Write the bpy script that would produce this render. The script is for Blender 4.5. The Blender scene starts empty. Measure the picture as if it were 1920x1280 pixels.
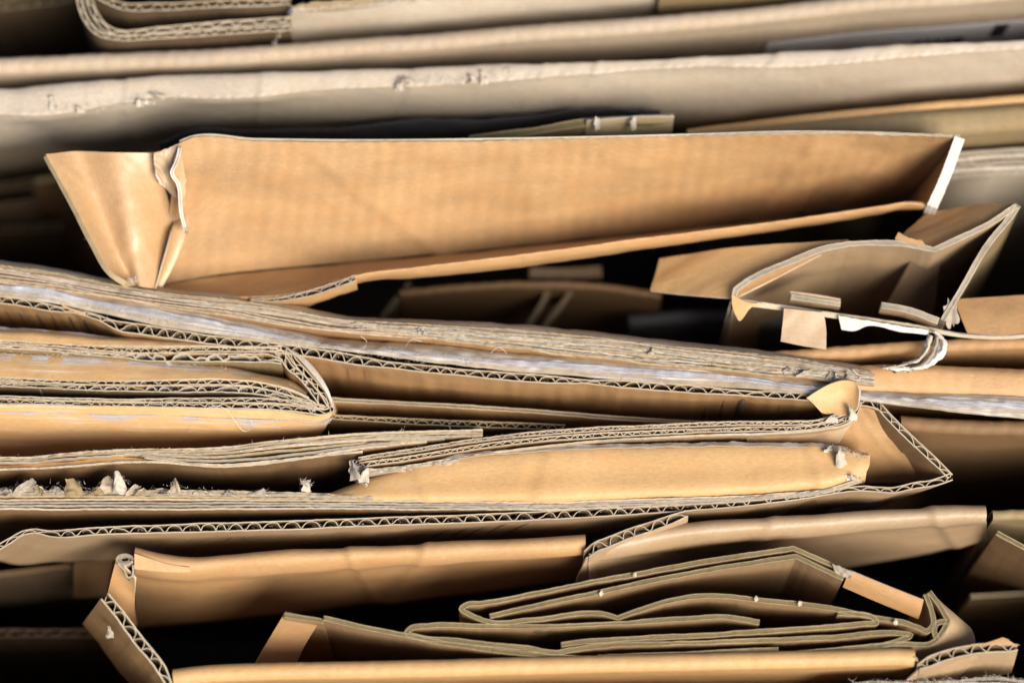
import bpy, math, random
import numpy as np
from mathutils import Vector

# ------------------------------------------------------------------ camera, sky, sun, exposure
S = 0.00022                      # metres per unit; one unit is one pixel of the photo on the focal plane
TILT = math.radians(15)
DIST = 1.4
SC = bpy.context.scene
COL = SC.collection
F = DIST / S
ct, st = math.cos(TILT), math.sin(TILT)
cam_d = bpy.data.cameras.new("camera")
cam = bpy.data.objects.new("camera", cam_d); COL.objects.link(cam)
cam.location = (0, -DIST * st, DIST * ct)
cam.rotation_euler = (TILT, 0, 0)
cam_d.sensor_width = 36; cam_d.lens = 36 * F / 1920
cam_d.clip_start = 0.02; cam_d.clip_end = 50
cam_d.dof.use_dof = True
cam_d.dof.focus_distance = DIST - 0.016
cam_d.dof.aperture_fstop = cam_d.lens / 46.0
cam_d.dof.aperture_blades = 0
SC.camera = cam

SUN_EL, SUN_AZ = math.radians(49), math.radians(142)      # azimuth clockwise from +Y; the sun stands to the right, in front
world = bpy.data.worlds.new("World"); SC.world = world; world.use_nodes = True
wn = world.node_tree.nodes; wl = world.node_tree.links; wn.clear()
sky = wn.new("ShaderNodeTexSky"); sky.sky_type = 'NISHITA'; sky.sun_disc = False
sky.sun_elevation = SUN_EL; sky.sun_rotation = SUN_AZ
sky.air_density = 1.0; sky.dust_density = 3.0; sky.ozone_density = 0.8
bg = wn.new("ShaderNodeBackground"); bg.inputs[1].default_value = 0.07
wo = wn.new("ShaderNodeOutputWorld")
wl.new(sky.outputs[0], bg.inputs[0]); wl.new(bg.outputs[0], wo.inputs[0])
sd = bpy.data.lights.new("sun", 'SUN'); sd.energy = 3.5; sd.angle = math.radians(32); sd.color = (1, 0.95, 0.88)
sun = bpy.data.objects.new("sun", sd); COL.objects.link(sun)
sdir = Vector((math.sin(SUN_AZ) * math.cos(SUN_EL), math.cos(SUN_AZ) * math.cos(SUN_EL), math.sin(SUN_EL)))
sun.rotation_euler = sdir.to_track_quat('Z', 'Y').to_euler()
SC.view_settings.view_transform = 'Standard'; SC.view_settings.look = 'None'
SC.view_settings.gamma = 1.0; SC.view_settings.use_curve_mapping = False
SC.view_settings.exposure = 0.84
SC.render.engine = 'CYCLES'
SC.cycles.max_bounces = 8; SC.cycles.diffuse_bounces = 5

# ------------------------------------------------------------------ materials
_mats = {}
def kraft(key, col, rough=0.68, spec=0.28, rib=0.0, mottle=0.16, streak=0.0, streak_col=(0.7, 0.68, 0.66), warm=0.10,
          stain=0.0, stain_col=(0.03, 0.03, 0.035), dust=0.0, coat=0.0, bump=0.25, raw=False):
    """Paper: fibres, blotches, the faint print of the flutes, optional lengthwise scuffs, painted highlights and stains. UV: u along the edge, v down the face, units."""
    if key in _mats: return _mats[key]
    col = tuple(c * 0.72 for c in col) if max(col) < 0.61 and not raw else col
    m = bpy.data.materials.new(key); m.use_nodes = True; _mats[key] = m
    nt = m.node_tree; N = nt.nodes; L = nt.links
    b = N["Principled BSDF"]
    uv = N.new("ShaderNodeUVMap"); uv.uv_map = "UVMap"
    def mapping(sx, sy):
        mp = N.new("ShaderNodeMapping"); mp.inputs['Scale'].default_value = (sx, sy, 1); L.new(uv.outputs[0], mp.inputs[0]); return mp
    def noise(sx, sy, detail=3, rough_=0.55, dist=0.0):
        mp = mapping(sx, sy); n = N.new("ShaderNodeTexNoise"); n.inputs['Scale'].default_value = 1
        n.inputs['Detail'].default_value = detail; n.inputs['Roughness'].default_value = rough_; n.inputs['Distortion'].default_value = dist
        L.new(mp.outputs[0], n.inputs[0]); return n.outputs[0]
    def ramp(src, a, b_):
        r = N.new("ShaderNodeMapRange"); r.inputs[1].default_value = a; r.inputs[2].default_value = b_; L.new(src, r.inputs[0]); return r.outputs[0]
    def mul(a, k):
        x = N.new("ShaderNodeMath"); x.operation = 'MULTIPLY'; L.new(a, x.inputs[0])
        if isinstance(k, (int, float)): x.inputs[1].default_value = k
        else: L.new(k, x.inputs[1])
        return x.outputs[0]
    def mix(fac, a, c, mode='MIX'):
        x = N.new("ShaderNodeMix"); x.data_type = 'RGBA'; x.blend_type = mode
        if isinstance(fac, (int, float)): x.inputs[0].default_value = fac
        else: L.new(fac, x.inputs[0])
        for v, i in ((a, 6), (c, 7)):
            if isinstance(v, tuple): x.inputs[i].default_value = (*v, 1)
            else: L.new(v, x.inputs[i])
        return x.outputs[2]
    big = ramp(noise(0.004, 0.012, 4, 0.6), 0.3, 0.7)
    dark = tuple(c * (1 - mottle * 1.6) for c in col); lite = tuple(min(1, c * (1 + mottle)) for c in col)
    c = mix(big, dark, lite)
    fib = ramp(noise(0.10, 0.35, 5, 0.7), 0.32, 0.68)
    c = mix(mul(fib, 0.55), c, tuple(min(1, x * 1.3) for x in col))
    fib2 = ramp(noise(0.07, 0.22, 5, 0.75), 0.40, 0.68)
    c = mix(mul(fib2, 0.38), c, tuple(x * 0.62 for x in col))
    warmf = ramp(noise(0.009, 0.02, 3, 0.6, 1.0), 0.45, 0.75)
    c = mix(mul(warmf, warm * 4), c, (col[0] * 1.02, col[1] * 0.86, col[2] * 0.66))
    spk = ramp(noise(0.33, 0.30, 2, 0.5), 0.70, 0.76)
    c = mix(mul(spk, 0.5), c, tuple(x * 0.45 for x in col))
    spk2 = ramp(noise(0.21, 0.27, 2, 0.5), 0.71, 0.77)
    c = mix(mul(spk2, 0.45), c, (0.75, 0.68, 0.58))
    hgt = mul(noise(0.16, 0.16, 4, 0.75), bump)
    def add(a, b_):
        x = N.new("ShaderNodeMath"); x.operation = 'ADD'; L.new(a, x.inputs[0]); L.new(b_, x.inputs[1]); return x.outputs[0]
    hgt = add(hgt, mul(noise(0.012, 0.010, 2, 0.5, 1.0), 1.3 * bump / 0.25))
    vo = N.new("ShaderNodeTexVoronoi"); vo.feature = 'DISTANCE_TO_EDGE'; vo.inputs['Scale'].default_value = 1
    mpv = mapping(0.0045, 0.0028); vm = N.new("ShaderNodeVectorMath"); vm.operation = 'ADD'
    L.new(mpv.outputs[0], vm.inputs[0]); vm.inputs[1].default_value = (0.3, 0.1, 0); L.new(vm.outputs[0], vo.inputs[0])
    cr = mul(ramp(vo.outputs[0], 0.0, 0.03), ramp(noise(0.006, 0.006, 2), 0.4, 0.6)); hgt = add(hgt, mul(cr, 0.16))
    if rib > 0:
        w = N.new("ShaderNodeTexWave"); w.wave_type = 'BANDS'; w.bands_direction = 'X'; w.inputs['Scale'].default_value = 1.0
        w.inputs['Distortion'].default_value = 0.6; w.inputs['Detail'].default_value = 1; w.inputs['Detail Scale'].default_value = 2
        mp = mapping(2 * math.pi / 33 / 20, 0.004); L.new(mp.outputs[0], w.inputs[0])
        ribm = mul(w.outputs[1], ramp(noise(0.008, 0.01, 3, 0.6), 0.3, 0.7)); c = mix(mul(ribm, rib * 0.3), c, tuple(x * 0.72 for x in col))
        a = N.new("ShaderNodeMath"); a.operation = 'ADD'; L.new(hgt, a.inputs[0]); L.new(mul(ribm, rib * 0.5), a.inputs[1]); hgt = a.outputs[0]
    if streak > 0:
        s1 = ramp(noise(0.006, 0.16, 6, 0.72, 0.8), 0.50, 0.66)
        patch = ramp(noise(0.005, 0.02, 3, 0.6), 0.35, 0.62)
        c = mix(mul(mul(s1, patch), streak), c, streak_col)
        s2 = ramp(noise(0.010, 0.22, 6, 0.75, 0.5), 0.56, 0.66)
        c = mix(mul(s2, streak * 0.8), c, (0.17, 0.16, 0.16))
    if stain > 0:
        s3 = ramp(noise(0.006, 0.03, 4, 0.6, 0.4), 0.5, 0.62)
        c = mix(mul(s3, stain), c, stain_col)
    if dust > 0:
        s4 = ramp(noise(0.05, 0.05, 5, 0.8), 0.55, 0.75)
        c = mix(mul(s4, dust), c, (0.6, 0.57, 0.53))
    bp = N.new("ShaderNodeBump"); bp.inputs['Distance'].default_value = 2.2 * S; bp.inputs['Strength'].default_value = 0.7
    L.new(hgt, bp.inputs['Height']); L.new(bp.outputs[0], b.inputs['Normal'])
    L.new(c, b.inputs['Base Color'])
    b.inputs['Roughness'].default_value = rough
    b.inputs['Specular IOR Level'].default_value = spec
    b.inputs['Coat Weight'].default_value = coat; b.inputs['Coat Roughness'].default_value = 0.25
    return m

def tape_mat():
    if 'packing_tape' in _mats: return _mats['packing_tape']
    m = bpy.data.materials.new('packing_tape'); m.use_nodes = True; _mats['packing_tape'] = m
    nt = m.node_tree; N = nt.nodes; L = nt.links; b = N["Principled BSDF"]
    uv = N.new("ShaderNodeUVMap"); mp = N.new("ShaderNodeMapping"); mp.inputs['Scale'].default_value = (0.006, 0.14, 1)
    L.new(uv.outputs[0], mp.inputs[0])
    n = N.new("ShaderNodeTexNoise"); n.inputs['Scale'].default_value = 1; n.inputs['Detail'].default_value = 6; n.inputs['Roughness'].default_value = 0.7
    L.new(mp.outputs[0], n.inputs[0])
    r = N.new("ShaderNodeMapRange"); r.inputs[1].default_value = 0.42; r.inputs[2].default_value = 0.68; r.inputs[3].default_value = 0.12; r.inputs[4].default_value = 0.85
    L.new(n.outputs[0], r.inputs[0]); L.new(r.outputs[0], b.inputs['Alpha'])
    b.inputs['Base Color'].default_value = (0.62, 0.62, 0.66, 1); b.inputs['Roughness'].default_value = 0.22; b.inputs['Specular IOR Level'].default_value = 0.7
    bp = N.new("ShaderNodeBump"); bp.inputs['Distance'].default_value = 3 * S; L.new(n.outputs[0], bp.inputs['Height']); L.new(bp.outputs[0], b.inputs['Normal'])
    return m

GOLD = kraft('golden_kraft_paper', (0.49, 0.298, 0.130), raw=True, rough=0.5, rib=0.12, mottle=0.08)
GOLDT = kraft('golden_kraft_scuffed', (0.50, 0.310, 0.138), raw=True, rough=0.42, streak=0.5, mottle=0.08)
TAN = kraft('tan_kraft_paper', (0.50, 0.29, 0.13), rib=0.25)
ORANGE = kraft('warm_kraft_paper', (0.51, 0.30, 0.132), rib=1.3, mottle=0.24, rough=0.6, spec=0.3, warm=0.14)
ORANGE2 = kraft('warm_kraft_smooth', (0.60, 0.35, 0.155), rib=0.2, mottle=0.16, rough=0.55, spec=0.35)
GLOSSY = kraft('warm_kraft_shiny', (0.60, 0.37, 0.18), rib=0.0, mottle=0.12, rough=0.42, spec=0.55, coat=0.15)
PINK = kraft('pinkish_kraft_paper', (0.51, 0.35, 0.20), rib=0.2, mottle=0.1, rough=0.45, spec=0.5)
GREY = kraft('greyish_kraft_paper', (0.57, 0.475, 0.36), rib=0.35, mottle=0.12, rough=0.5, spec=0.45)
GREY2 = kraft('grey_kraft_ridged', (0.50, 0.39, 0.27), rib=0.5, mottle=0.12)
STREAKY = kraft('fibrous_layer_paper', (0.50, 0.40, 0.27), streak=0.6, mottle=0.22, dust=0.15, streak_col=(0.70, 0.68, 0.66), rough=0.5)
WORN_LIT = kraft('worn_highlit_paper', (0.52, 0.42, 0.30), streak=1.0, streak_col=(0.80, 0.81, 0.86), mottle=0.2, dust=0.3, rough=0.4)  # pale streaks are scuffs plus cool highlights painted into the colour
BROWN = kraft('brown_kraft_paper', (0.27, 0.155, 0.07), rib=0.2)
DIM = kraft('shaded_brown_paper', (0.16, 0.105, 0.06), rib=0.2)  # brown darkened so that gaps and holes look shaded
OLIVE = kraft('olive_brown_paper', (0.33, 0.24, 0.12), rib=0.15)
CARD = kraft('carton_paper', (0.44, 0.28, 0.145), rib=0.0, mottle=0.08, rough=0.5)
CORE = kraft('carton_cut_core', (0.215, 0.165, 0.07), mottle=0.22, dust=0.03, bump=0.5)
CREAM = kraft('cut_edge_cream', (0.60, 0.49, 0.34), mottle=0.25, dust=0.2, bump=0.4)
CREAMD = kraft('cut_edge_tan', (0.45, 0.35, 0.20), mottle=0.2, dust=0.1, bump=0.5)
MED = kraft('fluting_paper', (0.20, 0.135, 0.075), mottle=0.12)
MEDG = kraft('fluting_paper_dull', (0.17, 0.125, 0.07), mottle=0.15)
FRAY = kraft('torn_fibre_paper', (0.60, 0.52, 0.41), mottle=0.25, dust=0.5, bump=0.6)
FRAYG = kraft('torn_fibre_grey', (0.43, 0.36, 0.275), mottle=0.35, dust=0.4, bump=0.6)
WHITE = kraft('torn_white_paper', (0.62, 0.565, 0.49), mottle=0.18, bump=0.6)
LABELM = kraft('label_paper', (0.66, 0.66, 0.68), mottle=0.04, rough=0.35)
INK = kraft('printing_ink', (0.035, 0.035, 0.04), mottle=0.1)
SOOT_SHADE = kraft('soot_and_shade', (0.06, 0.058, 0.065), mottle=0.3)
TAPE = tape_mat()

# ------------------------------------------------------------------ geometry in units, camera-ray placement
def P(px, py, h=0.0):
    """Where the ray through photo pixel (px, py) meets the level z = h (units)."""
    a, b = px - 960.0, 640.0 - py
    d = np.array([a, F * st + b * ct, -F * ct + b * st])
    o = np.array([0, -F * st, F * ct])
    return o + d * ((h - o[2]) / d[2])

def vnoise(x, seed=0):
    x = np.asarray(x, float); i = np.floor(x).astype(int); f = x - i; f = f * f * (3 - 2 * f)
    def h(n):
        n = (n * 374761393 + seed * 668265263) & 0xffffffff
        n = ((n ^ (n >> 13)) * 1274126177) & 0xffffffff
        return ((n ^ (n >> 16)) & 0xffff) / 32767.5 - 1
    return h(i) * (1 - f) + h(i + 1) * f
def fbm(x, seed=0, oct=3):
    return sum(vnoise(np.asarray(x) * 2 ** o, seed + 17 * o) * 0.5 ** o for o in range(oct)) / 1.75

def curve(pts, n=None, step=4.0, h=0.0):
    """Smooth curve through pixel points (x, y[, height][, 'c' = sharp corner]); n samples or one per step."""
    W, C = [], []
    for p in pts:
        c = p[-1] == 'c'; q = [v for v in p if v != 'c']
        W.append(P(q[0], q[1], q[2] if len(q) > 2 else h)); C.append(c)
    W = np.array(W); k = len(W)
    if k == 2:
        dense = W[0] + (W[1] - W[0]) * np.linspace(0, 1, 200)[:, None]
    else:
        d = np.maximum(np.linalg.norm(np.diff(W, axis=0), axis=1), 1e-6); sl = np.diff(W, axis=0) / d[:, None]
        tin = np.zeros_like(W); tout = np.zeros_like(W)
        for i in range(k):
            if i == 0: t0 = t1 = sl[0]
            elif i == k - 1: t0 = t1 = sl[-1]
            elif C[i]: t0, t1 = sl[i - 1], sl[i]
            else:
                t0 = t1 = (sl[i - 1] * d[i] + sl[i] * d[i - 1]) / (d[i] + d[i - 1])
            tin[i], tout[i] = t0, t1
        dense = []
        for i in range(k - 1):
            t = np.linspace(0, 1, 60, endpoint=False)[:, None]
            h00 = 2*t**3 - 3*t**2 + 1; h10 = t**3 - 2*t**2 + t; h01 = -2*t**3 + 3*t**2; h11 = t**3 - t**2
            dense.append(h00 * W[i] + h10 * d[i] * tout[i] + h01 * W[i + 1] + h11 * d[i] * tin[i + 1])
        dense.append(W[-1:]); dense = np.vstack(dense)
    s = np.r_[0, np.cumsum(np.linalg.norm(np.diff(dense, axis=0), axis=1))]
    if n is None: n = max(6, int(s[-1] / step) + 1)
    q = np.linspace(0, s[-1], n)
    return np.stack([np.interp(q, s, dense[:, a]) for a in range(3)], 1)

def arclen(C): return np.r_[0, np.cumsum(np.linalg.norm(np.diff(C, axis=0), axis=1))]
def normals(C):
    """horizontal normal, towards the viewer for a curve running left to right; smoothed a little"""
    t = np.gradient(C, axis=0); n = np.stack([t[:, 1], -t[:, 0], 0 * t[:, 0]], 1)
    l = np.linalg.norm(n, axis=1); n = n / np.maximum(l, 1e-9)[:, None]
    return n

def mesh_obj(name, V, Fq, mats, uv=None, mi=None, parent=None, smooth=True):
    me = bpy.data.meshes.new(name)
    V = np.asarray(V, float) * S; Fq = np.asarray(Fq, int); k = Fq.shape[1]
    me.vertices.add(len(V)); me.vertices.foreach_set("co", V.ravel())
    me.loops.add(Fq.size); me.loops.foreach_set("vertex_index", Fq.ravel())
    me.polygons.add(len(Fq)); me.polygons.foreach_set("loop_start", np.arange(0, Fq.size, k)); me.polygons.foreach_set("loop_total", np.full(len(Fq), k))
    for m in (mats if isinstance(mats, (list, tuple)) else [mats]): me.materials.append(m)
    if mi is not None: me.polygons.foreach_set("material_index", np.asarray(mi, int))
    me.polygons.foreach_set("use_smooth", np.full(len(Fq), smooth))
    u = me.uv_layers.new(name="UVMap")
    if uv is None: uv = np.asarray(V)[:, :2] / S
    u.data.foreach_set("uv", np.asarray(uv)[Fq.ravel()].ravel())
    me.update(); me.validate()
    o = bpy.data.objects.new(name, me); COL.objects.link(o)
    if parent is not None: o.parent = parent
    return o

def solid_grid(name, A, B, uvA, mats, parent=None, edge_rows=(0,), rim_all=True, smooth=True):
    """A, B: (M rows, N columns, 3) front and back sheets. One closed solid. Material 0 faces, 1 the cut rim."""
    M, N_ = A.shape[:2]; MN = M * N_
    V = np.vstack([A.reshape(-1, 3), B.reshape(-1, 3)])
    idx = np.arange(MN).reshape(M, N_)
    f = np.stack([idx[:-1, :-1], idx[1:, :-1], idx[1:, 1:], idx[:-1, 1:]], -1).reshape(-1, 4)
    fb = f[:, ::-1] + MN
    rims = []
    def rim(a): rims.append(np.stack([a[:-1], a[1:], a[1:] + MN, a[:-1] + MN], -1))
    rim(idx[0]); rim(idx[-1][::-1]); rim(idx[::-1, 0]); rim(idx[:, -1])
    R = np.vstack(rims)
    # rim gets its own vertices so that the cut edge shades crisply
    used, inv = np.unique(R.ravel(), return_inverse=True)
    V2 = np.vstack([V, V[used]]); uv0 = np.vstack([uvA.reshape(-1, 2)] * 2); uvr = uv0[used].copy(); uvr[:, 1] += (used >= MN) * 9.0
    R2 = inv.reshape(R.shape) + len(V)
    Fq = np.vstack([f, fb, R2]); mi = np.r_[np.zeros(len(f) + len(fb)), np.ones(len(R2))]
    ml = mats if isinstance(mats, (list, tuple)) else [mats, mats]
    return mesh_obj(name, V2, Fq, ml, np.vstack([uv0, uvr]), mi, parent, smooth)

LV = np.array([0, 2, 6, 14, 28, 50, 85, 130, 190, 270, 380, 520, 700, 1000])
def levels(depth):
    depth = (1350 if depth >= 200 else depth * 1.7) if depth >= 140 else depth
    l = LV[LV < depth * 0.93]; return np.r_[l, depth]

_seed = [11]
def nseed(): _seed[0] += 7; return _seed[0]

def ribbon(name, C, th, depth, mats, parent, lean=0.0, leanx=0.0, fray=0.0, bulge=0.0, wrinkle=0.0, nrm=None, zoff=0.0, seed=None, curl=0.0):
    """A paper layer hanging down from the edge curve C."""
    seed = seed or nseed(); s = arclen(C); n = normals(C) if nrm is None else nrm
    dz = levels(depth); depth = dz[-1]; M = len(dz)
    top = fray * (0.5 * fbm(s / 45, seed) + 0.5 * fbm(s / 7, seed + 3)) + zoff
    A = np.zeros((M, len(C), 3)); B = A.copy()
    for j, d in enumerate(dz):
        off = np.array([leanx * d, -lean * d, -d]); v = d / depth
        w = bulge * math.sin(math.pi * v) + wrinkle * min(1, d / 60) * (fbm(s / 160 + v * 2, seed + 5) + 0.4 * fbm(s / 50 - v * 3, seed + 6))
        w = w + curl * math.exp(-d / 25.0)
        base = C + off + n * np.broadcast_to(w, s.shape)[:, None]
        base[:, 2] += top * math.exp(-d / 8.0) if j else top
        if j == 0: pass
        A[j] = base + n * th / 2; B[j] = base - n * th / 2
    uv = np.stack(np.broadcast_arrays(s[None, :] + seed * 131.0, dz[:, None] + seed * 57.0), -1)
    return solid_grid(name, A, B, uv, mats, parent)

def kfun(s, spec, seed):
    """thickness factor along the edge: number, or list of (fraction, factor); plus a little variation"""
    if isinstance(spec, (int, float)): k = np.full_like(s, float(spec))
    else:
        x = [a for a, b in spec]; y = [b for a, b in spec]; k = np.interp(s / max(s[-1], 1e-6), x, y)
    return k * (1 + 0.14 * fbm(s / 90, seed + 41) - 0.35 * np.clip(vnoise(s / 130, seed + 43) - 0.55, 0, 1) * 2)

def board(parent, pts, th=15, depth=420, mat=None, mat_back=None, edge=None, med=None, pitch=33.0, k=1.0, lt=2.2, fray=1.4, h=0.0,
          lean=0.0, leanx=0.0, bulge=0.0, wrinkle=6.0, jitter=0.6, core=None, skew=0.30, mess=0.5, step=3.5, mid_drop=1.5, ft=1.6, curl=0.0):
    """Corrugated board standing on edge: two liners and the fluting between them (or a solid core for thin board)."""
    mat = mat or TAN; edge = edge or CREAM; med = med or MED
    C = curve(pts, step=step, h=h); s = arclen(C); n = normals(C); sd = nseed()
    kk = kfun(s, k, sd); half = (th - lt) / 2 * kk
    wob = jitter * fbm(s / 40, sd + 1)
    com = dict(lean=lean, leanx=leanx, bulge=bulge, wrinkle=wrinkle, curl=curl)
    def shifted(q): return C + n * q[:, None]
    sd2 = nseed()
    ribbon('front_liner', shifted(half + wob + 0.5 * fbm(s / 9, sd + 2)), lt, depth, [mat, edge], parent, fray=fray, seed=sd2, nrm=n, **com)
    ribbon('back_liner', shifted(-half + wob + 0.5 * fbm(s / 11, sd + 4)), lt, depth, [mat_back or mat, edge], parent, fray=fray, seed=sd2, nrm=n, **com)
    if core:
        ribbon('fluting', shifted(wob), max(1.0, th - 2 * lt) * float(np.mean(kk)) - 0.4, min(depth, 60), [core, core], parent, fray=1.5, zoff=-mid_drop, seed=sd2, nrm=n, **com)
        return C
    # fluting wave
    m = max(30, int(s[-1] / pitch * 14)); q = np.linspace(0, s[-1], m)
    ph = 2 * np.pi * (q / pitch + 0.40 * fbm(q / (pitch * 2.2), sd + 8) * (1 + mess))
    amp = np.interp(q, s, half) - lt / 2 - ft / 2 + 0.3
    amp = np.maximum(amp, 0.3)
    wav = np.sin(ph); wav = np.sign(wav) * np.abs(wav) ** 0.75
    lat = wav * amp * (1 + 0.10 * mess * fbm(q / 14, sd + 9)) + np.interp(q, s, wob) + mess * 1.5 * fbm(q / 9, sd + 12)
    along = q + skew * np.cos(ph) * pitch * 0.28 * (1 + 0.5 * vnoise(q / pitch, sd + 10)) + mess * 3 * fbm(q / 12, sd + 13)
    along = np.clip(along, 0, s[-1])
    base = np.stack([np.interp(along, s, C[:, a]) for a in range(3)], 1)
    nn = np.stack([np.interp(along, s, n[:, a]) for a in range(3)], 1); nn /= np.maximum(np.linalg.norm(nn, axis=1), 1e-6)[:, None]
    W = base + nn * lat[:, None]
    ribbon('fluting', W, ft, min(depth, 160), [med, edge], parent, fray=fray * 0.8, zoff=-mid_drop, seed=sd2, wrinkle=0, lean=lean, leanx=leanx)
    return C

def loft(name, parent, rails, mats, n=None, step=6.0, th=3.0, sub=6, h=0.0, linear=False, bump=0.0, rib=0.0, pitch=33.0, ribrow=None, seed=None, bscale=60.0, fray=0.0, creases=()):
    """Solid sheet through several rails (pixel polylines with heights). Rails run left to right, first rail = top in the photo."""
    seed = seed or nseed()
    if n is None:
        n = max(8, int(max(arclen(curve(r, h=h))[-1] for r in rails) / step))
    R = np.array([curve(r, n=n, h=h) for r in rails])
    K = len(R); T = np.linspace(0, K - 1, (K - 1) * sub + 1)
    if linear or K == 2:
        G = np.array([R[min(int(t), K - 2)] * (1 - (t - min(int(t), K - 2))) + R[min(int(t), K - 2) + 1] * (t - min(int(t), K - 2)) for t in T])
    else:
        G = []
        for t in T:
            i = min(int(t), K - 2); f = t - i
            p0 = R[max(i - 1, 0)]; p1 = R[i]; p2 = R[i + 1]; p3 = R[min(i + 2, K - 1)]
            d1 = np.linalg.norm(p2 - p1, axis=1)[:, None]
            def tan(a, b, c):
                la = np.linalg.norm(b - a, axis=1)[:, None] + 1e-6; lb = np.linalg.norm(c - b, axis=1)[:, None] + 1e-6
                return ((b - a) / la * lb + (c - b) / lb * la) / (la + lb)
            t1 = tan(p0, p1, p2) if i > 0 else (p2 - p1) / (d1 + 1e-6); t2 = tan(p1, p2, p3) if i + 2 < K else (p2 - p1) / (d1 + 1e-6)
            G.append((2*f**3 - 3*f**2 + 1) * p1 + (f**3 - 2*f**2 + f) * d1 * t1 + (-2*f**3 + 3*f**2) * p2 + (f**3 - f**2) * d1 * t2)
        G = np.array(G)
    du = np.gradient(G, axis=1); dv = np.gradient(G, axis=0)
    nn = np.cross(dv, du); nn /= np.maximum(np.linalg.norm(nn, axis=2), 1e-9)[..., None]
    view = np.array([0, -st, ct])
    if (nn @ view).mean() < 0: nn = -nn
    u = np.linalg.norm(np.diff(G, axis=1), axis=2).mean(0); u = np.r_[0, np.cumsum(u)]
    v = np.linalg.norm(np.diff(G, axis=0), axis=2).mean(1); v = np.r_[0, np.cumsum(v)]
    disp = np.zeros(G.shape[:2])
    if bump: 
        for j in range(len(v)):
            disp[j] += bump * (fbm(u / bscale + v[j] / bscale * 0.7, seed) + fbm(u / bscale * 0.8 - v[j] / bscale * 1.1 + 9, seed + 3) * 0.8)
    for (cx, amp, wd, sl) in creases:      # bent or knocked lines running down the face
        q = (G[..., 0] - (cx - 960) - sl * v[:, None] + 3 * fbm(v / 25, seed + int(cx))[:, None]) / wd
        disp += amp * (np.exp(-q * q) + 0.8 * np.tanh(q) * np.exp(-(q / 5) ** 2)) * np.clip(v / max(v[-1], 1) * 6, 0, 1)[:, None]
    if rib:
        row = np.zeros(len(v))
        for r in (ribrow if ribrow is not None else range(K)):
            row = np.maximum(row, np.exp(-((T - r) / 0.6) ** 2))
        uu = u + 4 * fbm(u / 60, seed + 8)
        disp += row[:, None] * rib * (np.abs(np.sin(np.pi * uu / pitch))[None, :] - 0.5) * (1 + 0.5 * fbm(u / 50, seed + 7))[None, :]
    G = G + nn * disp[..., None]
    if fray:
        e = fray * (0.5 * fbm(u / 30, seed + 21) + 0.6 * fbm(u / 6, seed + 22))
        dvv = (G[1] - G[0]); dvv /= np.maximum(np.linalg.norm(dvv, axis=1), 1e-6)[:, None]
        G[0] -= dvv * e[:, None]
    A = G; B = G - nn * th
    uv = np.stack(np.broadcast_arrays(u[None, :] + seed * 131.0, v[:, None] + seed * 57.0), -1)
    ml = mats if isinstance(mats, (list, tuple)) else [mats, mats]
    return solid_grid(name, A, B, uv, ml, parent)

def fold(parent, pts, name='panel', r=13, depth=420, mat=None, h=0.0, rib=1.6, lean=0.0, back=None, bump=1.0, wrinkle=5.0, front=1.0, step=5.0, edge=None, flat=0.0, drop=1.0):
    """A board bent over at the top: face up the front, over a rounded ridge, down behind. pts = upper outline of the ridge."""
    mat = mat or TAN; C = curve(pts, step=step, h=h); s = arclen(C); n = normals(C); sd = nseed()
    prof = []; depth = 1350 if depth >= 200 else depth * 1.7
    for z in (-(back or depth), -120, -40, -12): prof.append((-r, z))
    for a in np.linspace(150, 90, 4): prof.append((r * math.cos(math.radians(a)), -r + r * math.sin(math.radians(a))))
    for a in np.linspace(80, 0, 8): prof.append((flat + r * math.cos(math.radians(a)) * front, -flat * drop * 0.3 - r + r * math.sin(math.radians(a))))
    d0 = flat * drop * 0.3
    for z in (-r - 12, -r - 30, -r - 60, -r - 110, -r - 190, -r - 300, -r - 420, -max(depth, r + 450)): prof.append((flat + r * front + lean * (-z - r), z - d0))
    prof = np.array(prof); v = np.r_[0, np.cumsum(np.linalg.norm(np.diff(prof, axis=0), axis=1))]
    ir = int(np.argmin(np.abs(prof[:, 1])))
    G = np.zeros((len(prof), len(C), 3))
    ribs = np.abs(np.sin(np.pi * (s + 4 * fbm(s / 50, sd)) / 33.0)) - 0.6
    for j, (a, z) in enumerate(prof):
        near = math.exp(-(abs(v[j] - v[ir]) / 26) ** 2); far = min(1.0, max(0.0, (v[j] - v[ir]) / 120))
        q = a + rib * near * ribs * (1 + 0.4 * fbm(s / 40, sd + 2)) + bump * fbm(s / 55 + v[j] / 90, sd + 3) + wrinkle * far * fbm(s / 210 + v[j] / 260, sd + 4)
        zz = z + rib * 0.6 * near * ribs + bump * near * fbm(s / 35, sd + 5)
        G[j] = C + n * q[:, None]; G[j, :, 2] += zz
    du = np.gradient(G, axis=1); dv = np.gradient(G, axis=0); nn = np.cross(dv, du); nn /= np.maximum(np.linalg.norm(nn, axis=2), 1e-9)[..., None]
    if nn[ir, :, 2].mean() < 0: nn = -nn
    uv = np.stack(np.broadcast_arrays(s[None, :] + sd * 131.0, v[:, None] + sd * 57.0), -1)
    solid_grid(name, G, G - nn * 3.0, uv, [mat, edge or CREAM], parent)
    return C

def lerp_pts(a, b, t, n=24):
    """polyline between two curves, in world units"""
    return a * (1 - t) + b * t

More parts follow.
